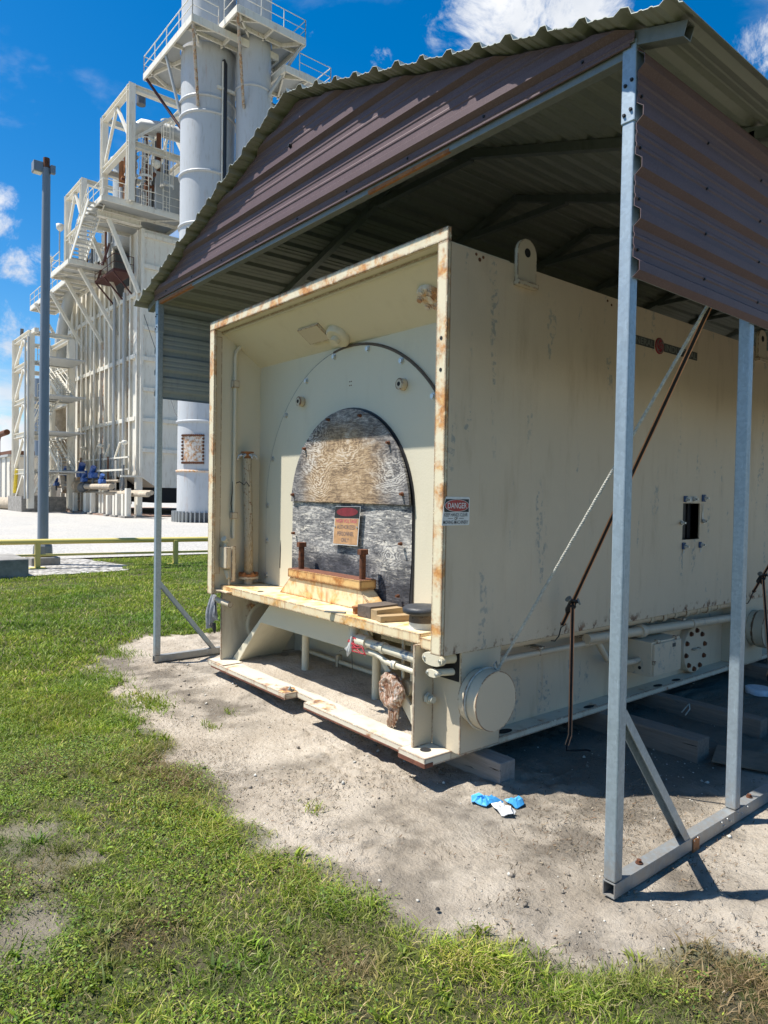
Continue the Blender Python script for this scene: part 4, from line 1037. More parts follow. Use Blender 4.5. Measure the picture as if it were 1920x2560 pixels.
    # --- side of the skid: pipes, caps, box, manhole
    B().tube([(-2.95, 3.31, .745), (-2.95, 6.7, .735)], .028, 12).build('side_pipe', M['cream_shaded'], g)
    b = B().tube([(-2.93, 3.31, .66), (-2.93, 4.9, .645)], .021, 12); b.cyl((-2.93, 3.37, .66), (-2.93, 3.42, .66), .032, 12); b.build('side_pipe', M['cream_shaded'], g)
    b = B().tube([(-2.91, 4.3, .69), (-2.91, 6.72, .61)], .037, 14); b.cyl((-2.91, 5.0, .667), (-2.91, 5.06, .665), .052, 14).cyl((-2.91, 5.82, .640), (-2.91, 5.86, .638), .044, 14); b.build('side_pipe', M['cream_shaded'], g)
    for y in (3.78, 4.35, 5.7): B().box(-3.05, -2.90, y-.03, y+.03, .685, .70).cyl((-2.915, y, .70), (-2.915, y, .64), .008, 8).build('pipe_bracket', M['cream_edge'], g)
    b = B()
    for k in range(7): b.cyl((-2.955, 5.2+k*.19, .735), (-2.955, 5.26+k*.19, .735), .036+.006*(k % 2), 10)
    b.build('pipe_coupling', M['cream_edge'], g)
    for yc in (3.10, 6.93):
        cp = B().tube([(-2.853, yc, .50), (-2.805, yc, .50)], .166, 40).build('pipe_stub', M['cream_edge'], g, .003)
        B().tube([(-2.790, yc, .50), (-2.70, yc, .50)], .177, 44).build('pipe_cap', M['cream_edge'], g, .003, 'round cream end cap near the front pillar' if yc < 4 else 'second round cream end cap')
        B().cyl((-2.806, yc, .50), (-2.789, yc, .50), .15, 30).build('cap_gap', M['rust'], cp)
    jb = B().box(-2.985, -2.765, 4.94, 5.37, .345, .61).build('junction_box', M['cream_shaded'], g, .004)
    B().box(-2.764, -2.748, 4.955, 5.36, .35, .595).build('box_door', M['cream_shaded'], jb, .003)
    B().box(-2.7478, -2.7465, 5.22, 5.27, .545, .575).build('maker_plate', M['emblem_dark'], jb)
    h = B()
    for y in (5.02, 5.30): h.box(-2.78, -2.75, y-.02, y+.02, .598, .625)
    for z in (.40, .575): h.box(-3.0, -2.965, 4.90, 4.938, z-.02, z+.02)
    h.box(-2.76, -2.74, 4.945, 4.965, .44, .47); h.build('box_clips', M['cream_edge'], jb)
    B().cyl((-2.86, 4.9395, .40), (-2.86, 4.937, .40), .014, 10).build('knockout', M['void'], jb)
    B().tube([(-2.87, 4.94, .46), (-2.87, 4.86, .455), (-2.88, 4.72, .46), (-2.93, 4.6, .50), (-2.95, 4.5, .64)], .024, 10).build('box_conduit', M['cream_shaded'], g)
    mh = B().tube([(-3.05, 6.06, .375), (-2.985, 6.06, .375), (-2.980, 6.06, .375)], [.205, .205, .198], 36).build('manhole_cover', M['cream_shaded'], g)
    mb = B().hexbolt((0, 0, 0), (1, 0, 0), .017, .02).mesh('cover_bolt', M['rust'])
    for k in range(10):
        a = 2*PI*k/10+.2; inst(mb, 'cover_bolt', mh, (-2.98, 6.06+.17*math.cos(a), .375+.17*math.sin(a)))
    B().tube([(-2.98, 6.0, .385), (-2.955, 6.0, .385), (-2.955, 6.11, .385), (-2.98, 6.11, .385)], .008, 8).build('cover_handle', M['cream_edge'], mh)
    # --- lifting lugs
    for yc in (3.43, 6.85):
        o = [(yc-.09, 3.035)] + [(yc-.09*math.cos(PI*k/14), 3.21+.09*math.sin(PI*k/14)) for k in range(15)] + [(yc+.09, 3.035)]
        lg = B().prism(o, 'x', X1, X1+.028).build('lifting_lug', M['cream_edge'], g, .002)
        B().cyl((X1+.0275, yc, 3.215), (X1+.0295, yc, 3.215), .028, 18).build('lug_hole', M['void'], lg)
        B().box(X1, X1+.045, yc-.095, yc+.095, 3.005, 3.034).build('lug_foot', M['cream_edge'], lg, .003)
    # --- maker's emblem: dark band, red disc, raised letters
    zb, ye = 2.887, 5.062
    em = B().box(X1, X1+.004, 4.60, 4.985, zb-.033, zb+.033).box(X1, X1+.004, 5.135, 5.66, zb-.033, zb+.033).build('emblem_band', M['emblem_dark'], g, 0, 'dark lettered emblem band on the housing side')
    B().prism([(p.y, p.z) for p in ellipse((0, ye, zb), (0, 1, 0), (0, 0, 1), .062, .062)], 'x', X1, X1+.008).build('emblem_disc', M['emblem_red'], em)
    rg = B(); rg.tube([(X1+.010, ye+.052*math.cos(2*PI*k/28), zb+.052*math.sin(2*PI*k/28)) for k in range(29)], .003, 5)
    for a in (0.4, 1.97, 3.54, 5.11): rg.tube([(X1+.010, ye+(.05-.02*t)*math.cos(a+t*.9), zb+(.05-.02*t)*math.sin(a+t*.9)) for t in (0, .3, .6, .9, 1.2)], .0025, 5)
    rg.build('emblem_scroll', M['emblem_metal'], em)
    put_text('emblem_letters', em, 'GENERAL', (X1+.006, 4.795, zb), (0, 1, 0), (0, 0, 1), M['emblem_metal'], .36, .05, bold=.02)
    put_text('emblem_letters', em, 'INDUSTRIAL', (X1+.006, 5.395, zb), (0, 1, 0), (0, 0, 1), M['emblem_metal'], .50, .05, bold=.02)
    put_text('emblem_monogram', em, 'GE', (X1+.0135, ye, zb), (0, 1, 0), (0, 0, 1), M['emblem_metal'], .055, .04, shear=.3)
    return g
def hose_mat():
    m, gg, b = mat('braided hose'); P = gg.pos(); s = gg.add('ShaderNodeSeparateXYZ', Vector=P)
    a = gg.math('SINE', gg.math('MULTIPLY', gg.math('ADD', s.outputs[2], gg.math('MULTIPLY', s.outputs[0], 1.)), 520))
    c = gg.math('SINE', gg.math('MULTIPLY', gg.math('SUBTRACT', s.outputs[2], gg.math('MULTIPLY', s.outputs[0], 1.)), 520))
    h = gg.math('MULTIPLY', a, c)
    col = gg.mix(gg.step(h, -.6, .5), (.36, .30, .21), (.60, .55, .42))
    col = gg.mix(gg.step(gg.noise(P, 40, 5, .7), .54, .66), col, (.22, .11, .045))
    low = gg.step(gg.math('ADD', s.outputs[2], gg.math('MULTIPLY', gg.noise(P, 8), .5)), 1.75, 1.2)
    col = gg.mix(gg.math('MULTIPLY', low, .5), col, (.52, .32, .11))
    gg.put(b.inputs['Base Color'], col); b.inputs['Roughness'].default_value = .7
    gg.put(b.inputs['Normal'], gg.bump(h, .006, .6)); return m
M['hose'] = hose_mat()
def pipe_paint():
    m, gg, b = mat('pipe paint with blue scuffs'); P = gg.pos()
    col = gg.mix(gg.step(gg.noise(P, 9, 6, .65), .55, .62), CREAM, (.14, .19, .25))
    col = gg.mix(gg.step(gg.noise(P, 30, 6, .7), .66, .7), col, (.12, .05, .02))
    gg.put(b.inputs['Base Color'], col); b.inputs['Roughness'].default_value = .5; return m
M['cream_pipe'] = pipe_paint()
machine = build_machine()

# ------------------------------------------------------------------ signs
def danger_sign():
    y0, y1, z0, z1 = 2.758, 2.984, 1.532, 1.697; x = X1+.0015
    s = thing('danger_sign', (X1, 2.87, 1.53), 'white danger sign about moving machinery beside the rusty frame bar', 'sign')
    k = .010
    o = [(y0, z0), (y1-k, z0), (y1-.003, z0+.003), (y1, z0+k), (y1, z1-k), (y1-.003, z1-.003), (y1-k, z1), (y0+.03, z1), (y0+.012, z1-.06)]
    MB().prism(o, 'x', x, x+.0015).build('plate', M['sign_white'], s)
    MB().prism([(y0+.02, 1.6095), (y1-.008, 1.6095), (y1-.008, 1.684), (y0+.030, 1.684), (y0+.014, 1.64)], 'x', x+.0015, x+.0022).build('header', M['sign_black'], s)
    c = (0, 2.878, 1.6465); R = (0, 1, 0); U = (0, 0, 1)
    for nm, a, b, h, m in (('oval_ring', .0985, .036, .0029, 'sign_white'), ('oval', .0955, .0335, .0036, 'sign_red')):
        MB().prism([(p.y, p.z) for p in ellipse(c, R, U, a, b)], 'x', x+.0015, x+h).build(nm, M[m], s)
    put_text('word_danger', s, 'DANGER', (x+.0042, 2.879, 1.6465), R, U, M['sign_white'], .155, .033, bold=.012)
    put_text('warning_text', s, 'KEEP HANDS CLEAR', (x+.0022, 2.872, 1.594), R, U, M['sign_black'], .190, .021, bold=.008)
    put_text('warning_text', s, 'OF', (x+.0022, 2.872, 1.5725), R, U, M['sign_black'], .026, .018, bold=.02)
    put_text('warning_text', s, 'MOVING MACHINERY', (x+.0022, 2.872, 1.5505), R, U, M['sign_black'], .205, .021, bold=.008)
    for a in (2.808, 2.896): MB().box(x+.0015, x+.0022, a, a+.04, 1.571, 1.5735).build('rule', M['sign_black'], s)
danger_sign()
def voltage_sign():
    Rv = Vector((.9985, 0, .02)).normalized(); Uv = Vector((.1, 0, .995)).normalized(); yb = YB-.058
    c = Vector((-4.345, yb, 1.457))
    s = thing('warning_sign', tuple(c), 'sun faded orange sign for authorized personnel on the grey plywood', 'sign')
    def quad(a0, a1, b0, b1, off, m, nm, th=.001):
        P = [c+Rv*a+Uv*b for a, b in ((a0, b0), (a1, b0), (a1, b1), (a0, b1))]
        MB().prism([(p.x, p.z) for p in P], 'y', yb-off, yb-off+th).build(nm, M[m], s, .0)
    w, h = .163, .152
    quad(-w, w, -h, h, .003, 'sign_white', 'plate', .003)
    quad(-w+.007, w-.007, -h+.007, h-.095, .0042, 'sign_tan', 'panel')
    quad(-w+.002, w-.004, h-.092, h-.002, .0042, 'sign_black', 'header')
    cc = c+Uv*(h-.044)
    MB().prism([(p.x, p.z) for p in ellipse(cc, Rv, Uv, .138, .034)], 'y', yb-.0055, yb-.0045).build('oval', M['sign_dullred'], s)
    R = tuple(Rv); U = tuple(Uv)
    def T(nm, t, da, db, m, wd, ht, **k): put_text(nm, s, t, tuple(c+Rv*da+Uv*db-Vector((0, .0052, 0))), R, U, M[m], wd, ht, **k)
    T('faded_text', 'HIGH VOLTAGE', 0, .038, 'sign_pink', .27, .030, bold=.01)
    T('sign_text', 'AUTHORIZED', 0, -.010, 'sign_grey', .235, .032)
    T('sign_text', 'PERSONNEL', 0, -.062, 'sign_grey', .215, .032)
    T('sign_text', 'ONLY', 0, -.112, 'sign_grey', .10, .032)
    for a in (-.142, .142):
        p = c+Rv*a+Uv*-.008; MB().cyl(p-Vector((0, .004, 0)), p-Vector((0, .008, 0)), .008, 12).build('rivet', M['zinc'], s)
voltage_sign()

# ------------------------------------------------------------------ loose things on and round the machine
def small_things():
    b = MB().box(-3.80, -3.655, 2.905, 3.15, .8635, .945).build('wood_block', [M['timber_dark']], None, .004); tag(b, 'dark weathered wood block on the shelf', 'wood block', 'wood blocks on the shelf')
    b = MB().prism([(2.905, .8635), (3.19, .8635), (3.13, .932), (2.905, .932)], 'x', -3.652, -3.585).build('wood_block', M['pine'], None, .003); tag(b, 'tan wood block with a sloping end beside the dark block', 'wood block', 'wood blocks on the shelf')
    b = MB().bar((-3.545, 2.885, .884), (-3.47, 3.14, .884), .075, .04).build('wood_block', M['pine'], None, .003); tag(b, 'flat pine offcut at the front of the shelf', 'wood block', 'wood blocks on the shelf')
    b = MB().cyl((-3.88, 2.96, .8635), (-3.88, 2.96, .90), .028, 6, sm=False).cyl((-3.88, 2.96, .90), (-3.88, 2.96, .915), .035, 14).build('rusty_nut', M['rust_light']); tag(b, 'rusty nut and washer beside the dark wood block', 'nut')
    b = MB().bar((-4.06, 2.815, .868), (-3.93, 2.90, .868), .03, .010).build('metal_strip', M['galv_dull'], None, .001); tag(b, 'short grey metal strip at the shelf edge', 'metal strip')
    b = MB().tube([(-4.62, 2.87, .172), (-4.57, 2.88, .174)], .012, 6).tube([(-4.6, 2.87, .175), (-4.585, 2.86, .20), (-4.57, 2.85, .19)], .008, 5).build('metal_clip', M['galv_dull']); tag(b, 'small bent metal clip on the base plate', 'clip')
    p = thing('covered_pot', (-3.24, 3.0, .843), 'round black capped pot at the right end of the shelf', 'pot')
    MB().tube([(-3.24, 3.0, .8425), (-3.24, 3.0, .875), (-3.24, 3.0, .905)], [.092, .088, .088], 26).build('wrapped_base', M['clear_wrap'], p)
    MB().tube([(-3.24, 3.0, .90), (-3.24, 3.0, .958)], [.089, .084], 26).build('body', M['timber_dark'], p)
    MB().tube([(-3.24, 3.0, .952), (-3.24, 3.0, .96), (-3.24, 3.0, .985), (-3.24, 3.0, 1.0), (-3.24, 3.0, 1.006)], [.11, .128, .13, .112, .03], 30).build('cap', M['rubber'], p)
    # rag on the pipe stub
    MB().cyl((-5.60, 2.865, .705), (-5.86, 2.855, .72), .026, 14).build('stub_pipe', M['cream_edge'], machine)
    r = MB(); nn, mm = 16, 12; rr = random.Random(3); vs = []
    for j in range(mm+1):
        v = j/mm
        for k in range(nn+1):
            u = k/nn
            wdt = .05+.075*min(1, v*2.2)
            x = -5.905+(u-.5)*2*wdt*(1-.25*v)-.01*v
            fold = .022*math.sin(u*17+v*2.2)*(.3+v)
            z = .765-.02*(2*u-1)**2 - v*(.25+.07*math.sin(u*5.2+.6)+(.04 if abs(u-.55) < .18 else 0))
            vs.append((x, 2.845+fold-.02*math.sin(v*3), z))
    r.poly(vs, [(j*(nn+1)+k, j*(nn+1)+k+1, (j+1)*(nn+1)+k+1, (j+1)*(nn+1)+k) for j in range(mm) for k in range(nn)], 0, True)
    r.poly([(x, y+.012, z) for x, y, z in vs], [(j*(nn+1)+k, j*(nn+1)+k+1, (j+1)*(nn+1)+k+1, (j+1)*(nn+1)+k) for j in range(mm) for k in range(nn)], 0, True)
    r.tube([(-5.89, 2.85, .50), (-5.885, 2.85, .45), (-5.875, 2.85, .41)], [.014, .02, .008], 6, mi=1)
    o = r.build('rag', [M['rag'], M['black']]); tag(o, 'grey rag hanging from a pipe stub at the left of the shelf', 'rag')
    # timbers under the skid
    for (xe, y0, y1, z1, m, lab) in ((-2.70, 3.15, 3.285, .12, 'timber', 'grey weathered timber block under the near corner of the skid'),
                                   (-2.17, 4.49, 4.65, .12, 'timber_y', 'long brown timber under the skid pointing out between the posts'),
                                   (-2.10, 5.28, 5.40, .12, 'timber_y', 'second long timber farther back under the skid'),
                                   (-2.2, 7.0, 7.16, .12, 'timber_y', 'farthest timber under the skid, partly behind the second post')):
        b = MB().box(-5.9, xe, y0, y1, -.03, z1-.001).build('timber', M[m], None, .006); tag(b, lab, 'timber', 'timbers under the skid')
    b = MB().bar((-2.14, 4.66, .012), (-1.80, 4.78, .014), .34, .012).build('board_scrap', M['board'], None, .002); tag(b, 'flat brown board scrap lying behind the long timber', 'board')
    p = MB().tube([(-2.60, 6.47, .0), (-2.60, 6.47, .05), (-2.60, 6.47, .055)], [.105, .11, .10], 28).build('plastic_lid', M['lid']); tag(p, 'round white plastic lid on the dirt under the roof', 'lid')
    # torn blue paper
    def crumple(name, pts, m, lab, seed):
        rr = random.Random(seed); b = MB(); n0 = len(pts); pp = []
        for i in range(n0):
            a, c_ = pts[i], pts[(i+1) % n0]; pp += [a, ((a[0]+c_[0])/2+rr.uniform(-.006, .006), (a[1]+c_[1])/2+rr.uniform(-.006, .006))]
        n = len(pp); c = (sum(x for x, _ in pp)/n, sum(y for _, y in pp)/n); gz = lambda x, y: float(height(x, y))
        v = [(x, y, gz(x, y)+.008+rr.uniform(0, .028)) for x, y in pp]
        for k in (.62, .3): v += [(c[0]+(x-c[0])*k+rr.uniform(-.004, .004), c[1]+(y-c[1])*k+rr.uniform(-.004, .004), gz(*c)+.018+rr.uniform(0, .034)) for x, y in pp]
        v.append((c[0], c[1], gz(*c)+.03))
        f = [(r*n+i, r*n+(i+1) % n, (r+1)*n+(i+1) % n, (r+1)*n+i) for r in range(2) for i in range(n)]+[(2*n+i, 2*n+(i+1) % n, 3*n) for i in range(n)]
        b.poly(v, f); b.poly([(x, y, z-.003) for x, y, z in v], f)
        o = b.build(name, m); tag(o, lab, 'litter', 'torn blue packaging on the sand'); return o
    crumple('paper_scrap', [(-2.66, 2.86), (-2.645, 2.90), (-2.60, 2.925), (-2.53, 2.975), (-2.515, 2.96), (-2.55, 2.905), (-2.545, 2.86), (-2.60, 2.845), (-2.63, 2.83)], M['litter_blue'], 'larger torn blue packaging scrap left of the white scrap', 1)
    crumple('paper_scrap', [(-2.53, 2.99), (-2.49, 3.05), (-2.455, 3.06), (-2.43, 3.04), (-2.44, 2.995), (-2.475, 2.99)], M['litter_blue'], 'smaller torn blue packaging scrap on the right', 2)
    crumple('paper_scrap', [(-2.535, 2.885), (-2.52, 2.93), (-2.47, 2.93), (-2.40, 2.935), (-2.39, 2.90), (-2.42, 2.865), (-2.47, 2.86)], M['litter_white'], 'white torn paper between the two blue scraps', 3)
    # ratchet straps and rope
    def strap(name, hook, top, lab, tail):
        s = thing(name, hook, lab, 'strap', 'ratchet straps tying the shed to the machine')
        h = Vector(hook); t = Vector(top); d = (t-h).normalized(); n = Vector((.78, -.60, .15)).normalized(); side = d.cross(n).normalized()
        def web(p, q, nm):
            b = MB(); w = .020; sd = ((q-p).cross(n)).normalized()
            b.bar(p, q, w, .003, n, 0); b.bar(p+sd*(w/2+.001), q+sd*(w/2+.001), .005, .0042, n, 1); b.bar(p-sd*(w/2+.001), q-sd*(w/2+.001), .005, .0042, n, 1)
            b.build(nm, [M['strap'], M['strap_edge']], s)
        a = h+d*.07; rp = h+d*.24
        web(a, rp, 'short_web'); web(rp, t, 'long_web')
        MB().tube([h+d*.09-side*.015, h+d*.05, h+d*.09+side*.02], .004, 6).tube([h+d*.05, h+Vector((0, .005, -.02)), h+Vector((-.005, -.03, -.05)), h+Vector((-.012, -.06, -.045))], .0045, 6).build('hook', M['dark_metal'], s)
        rt = MB(); p = rp
        rt.bar(p-d*.055+side*.017, p+d*.05+side*.017, .004, .04, n).bar(p-d*.055-side*.017, p+d*.05-side*.017, .004, .04, n)
        rt.bar(p-d*.05+n*.016, p+d*.005+n*.02, .05, .012, n).cyl(p+d*.045-side*.034, p+d*.045+side*.034, .011, 10).cyl(p-d*.03-side*.025, p-d*.03+side*.025, .009, 10)
        rt.build('ratchet', M['dark_metal'], s)
        tr = MB()
        for sg in (-1, 1): tr.tube([p+d*.045+side*sg*.032, p+d*.05+side*sg*.038], .022, 12)
        tr.build('ratchet_wheel', M['galv_dull'], s)
        if tail:
            q = Vector(tail); web(rp+d*.02+n*.01, q, 'loose_tail'); web(q, q+Vector((-.01, -.02, -.07)), 'tail_end')
            MB().tube([q+Vector((-.01, -.02, -.07)), q+Vector((.0, -.035, -.10)), q+Vector((.03, .03, -.105)), q+Vector((.07, .08, -.10)), q+Vector((.1, .09, -.1))], .006, 5).build('frayed_end', M['strap'], s)
    strap('ratchet_strap', (-2.815, 3.84, .80), (-1.67, 3.475, 2.70), 'black and orange ratchet strap in front of the machine with a hanging loose tail', (-2.74, 3.89, .13))
    strap('ratchet_strap', (-2.815, 6.75, .80), (-1.67, 6.2, 2.70), 'second ratchet strap at the right edge of the view', (-2.68, 6.9, .14))
    b = MB(); p = Vector((-2.775, 3.20, .665)); q = Vector((-1.665, 3.452, 2.70)); d = (q-p); n1 = d.cross(Vector((0, 0, 1))).normalized(); n2 = d.cross(n1).normalized()
    for ph in (0, 2.09, 4.19):
        b.tube([p+d*(k/420)+n1*(.0042*math.cos(k*.75+ph))+n2*(.0042*math.sin(k*.75+ph)) for k in range(421)], .0052, 5)
    b.tube([(-2.78, 3.10+.182*math.cos(a), .50+.182*math.sin(a)) for a in [1.2+2*PI*k/40 for k in range(41)]], .006, 6)
    b.tube([p, p+Vector((.01, -.03, .0)), p+Vector((.0, -.045, .03)), p+Vector((.0, -.02, .045)), p], .006, 6)
    o = b.build('rope', M['rope']); tag(o, 'pale twisted rope tied from the round end cap to the shed', 'rope')
    b = MB(); b.tube([(-2.62, 5.26, .12), (-2.63, 5.24, .10), (-2.66, 5.22, .05)], .005, 5).tube([(-2.62, 5.26, .12), (-2.60, 5.23, .09), (-2.62, 5.2, .04)], .005, 5)
    o = b.build('rope_end', M['rope']); tag(o, 'frayed end of pale rope on the farther timber', 'rope')
    b = MB().cyl((-2.02, 1.985, .0), (-2.02, 1.985, .008), .011, 7, .006).build('stone', M['dark_metal']); tag(b, 'small dark stone on the sand near the grass edge', 'stone')
small_things()

# ------------------------------------------------------------------ yard in front of the plant
def yard():
    lp = thing('lamp_post', (-17.0, 4.03, 0), 'blue grey lamp post with a boxy floodlight behind the yellow railing', 'lamp post')
    MB().prism([(-17.3, 3.73), (-16.7, 3.73), (-16.7, 4.33), (-17.3, 4.33)], 'z', -.05, .18).build('footing', M['concrete'], lp, .02)
    MB().tube([(-17, 4.03, .20), (-17, 4.03, .42), (-17, 4.03, .46)], [.21, .20, .18], 8, sm=False).build('base_cover', M['galv_dull'], lp)
    MB().tube([(-17, 4.03, .42), (-16.97, 4.03, 3), (-16.85, 4.03, 8.8)], [.115, .108, .082], 20).build('pole', M['pole'], lp)
    MB().tube([(-16.85, 4.03, 8.78), (-16.85, 4.03, 9.02)], .07, 12).build('pole_top', M['rust'], lp)
    b = MB().box(-17.06, -16.84, 3.77, 3.97, 8.70, 8.92); hd = b.build('lamp_head', M['pole'], lp, .01)
    MB().box(-17.04, -16.86, 3.79, 3.95, 8.688, 8.70).build('lens', M['lens'], hd)
    MB().box(-16.82, -16.72, 4.09, 4.19, 8.68, 8.86).build('control_box', M['pole'], lp, .01)
    yr = thing('yellow_railing', (-16, 4.5, 0), 'low faded yellow pipe railing along the gravel yard', 'railing')
    P = [(-16.62, .0), (-16.25, 3.0), (-15.98, 4.55), (-15.45, 7.35), (-15.1, 9.4)]
    MB().tube([(x, y, .58) for x, y in P], .058, 12).build('top_rail', M['yellow'], yr)
    MB().tube([(x+.0, y, .29) for x, y in P], .026, 10).build('mid_rail', M['yellow'], yr)
    for x, y in ((-16.13, 3.72), (-15.58, 6.55), (-16.55, .6)):
        ps = MB().box(x-.05, x+.05, y-.05, y+.05, -.02, .57).build('post', M['yellow'], yr, .008)
        MB().box(x-.16, x+.16, y-.16, y+.16, -.02, .025).build('foot_plate', M['yellow'], ps, .005)
    b = MB().box(-16.0, -14.62, 1.6, 3.22, -.05, .36).build('concrete_block', M['concrete'], None, .02); tag(b, 'low grey concrete block at the left edge of the lawn', 'concrete block')
yard()

# ------------------------------------------------------------------ the power plant
def rail_run(pts, m, parent, h=1.07, step=1.5, name='handrail'):
    """one run of handrail: top rail, mid rail, kick plate, posts"""
    b = MB(); P = [Vector(p) for p in pts]
    for z, r in ((h, .028), (h*.52, .022)): b.tube([p+Vector((0, 0, z)) for p in P], r, 6)
    for a, c in zip(P, P[1:]):
        n = max(1, round((c-a).length/step))
        for k in range(n+1): q = a+(c-a)*(k/n); b.cyl(q, q+Vector((0, 0, h)), .026, 6)
        b.bar(a+Vector((0, 0, .06)), c+Vector((0, 0, .06)), .012, .12)
    return b.build(name, m, parent)
def deck(x0, x1, y0, y1, z, parent, m=None, name='deck'):
    m = m or M['white']; d = .28
    b = MB().box(x0, x1, y0, y1, z-.04, z); o = b.build(name, M['clad'], parent)
    fr = MB().box(x0, x1, y0-.08, y0, z-d, z+.02).box(x0, x1, y1, y1+.08, z-d, z+.02).box(x0-.08, x0, y0, y1, z-d, z+.02).box(x1, x1+.08, y0, y1, z-d, z+.02)
    fr.build('deck_edge', m, parent)
    n = max(2, int((x1-x0)/1.4)); jb = MB().box(-.05, .05, y0, y1, z-.22, z-.041).mesh('joist', m)
    for k in range(1, n): 
        j = bpy.data.objects.new('joist', jb); COL.objects.link(j); j.parent = parent; j.location = Vector((x0+(x1-x0)*k/n, 0, 0))-Vector(ORG[parent.name]); ORG[j.name] = ORG[parent.name]
    MB().bar((x0, y0, z-.15), (x1, y1, z-.15), .06, .06).build('deck_brace', m, parent)
    return o
def ibeam(p, q, w, m, parent, name='beam', up=(0, 0, 1)):
    b = MB(); p = Vector(p); q = Vector(q); d = (q-p).normalized(); u = Vector(up)
    if abs(d.dot(u)) > .98: u = Vector((0, 1, 0))
    r = d.cross(u).normalized(); u = r.cross(d)
    b.bar(p, q, w*.18, w*.94, u); b.bar(p+u*w*.47, q+u*w*.47, w, w*.12, u); b.bar(p-u*w*.47, q-u*w*.47, w, w*.12, u)
    return b.build(name, m, parent)
def stair(p, q, width, side, parent, m, n):
    p = Vector(p); q = Vector(q); s = Vector(side)*width
    st = MB(); 
    for o in (Vector((0, 0, 0)), s): st.bar(p+o, q+o, .06, .28)
    fl = st.build('stair_stringer', m, parent)
    d = (q-p); hd = Vector((d.x, d.y, 0)).normalized()*.13
    tr = MB().poly([Vector((0, 0, 0))-hd, hd, hd+s, s-hd, Vector((0, 0, -.035))-hd, hd+Vector((0, 0, -.035)), hd+s+Vector((0, 0, -.035)), s-hd+Vector((0, 0, -.035))], [(0, 1, 2, 3), (7, 6, 5, 4), (0, 4, 5, 1), (1, 5, 6, 2), (2, 6, 7, 3), (3, 7, 4, 0)]).mesh('tread', M['clad'])
    for k in range(n): inst(tr, 'tread', fl, p+d*((k+.5)/n))
    for o in (Vector((0, 0, 0)), s):
        b = MB()
        for z in (.95, .5): b.tube([p+o+Vector((0, 0, z)), q+o+Vector((0, 0, z))], .026, 6)
        for k in range(4): c = p+o+d*(k/3); b.cyl(c, c+Vector((0, 0, .95)), .025, 6)
        b.build('stair_rail', m, fl)
    return fl
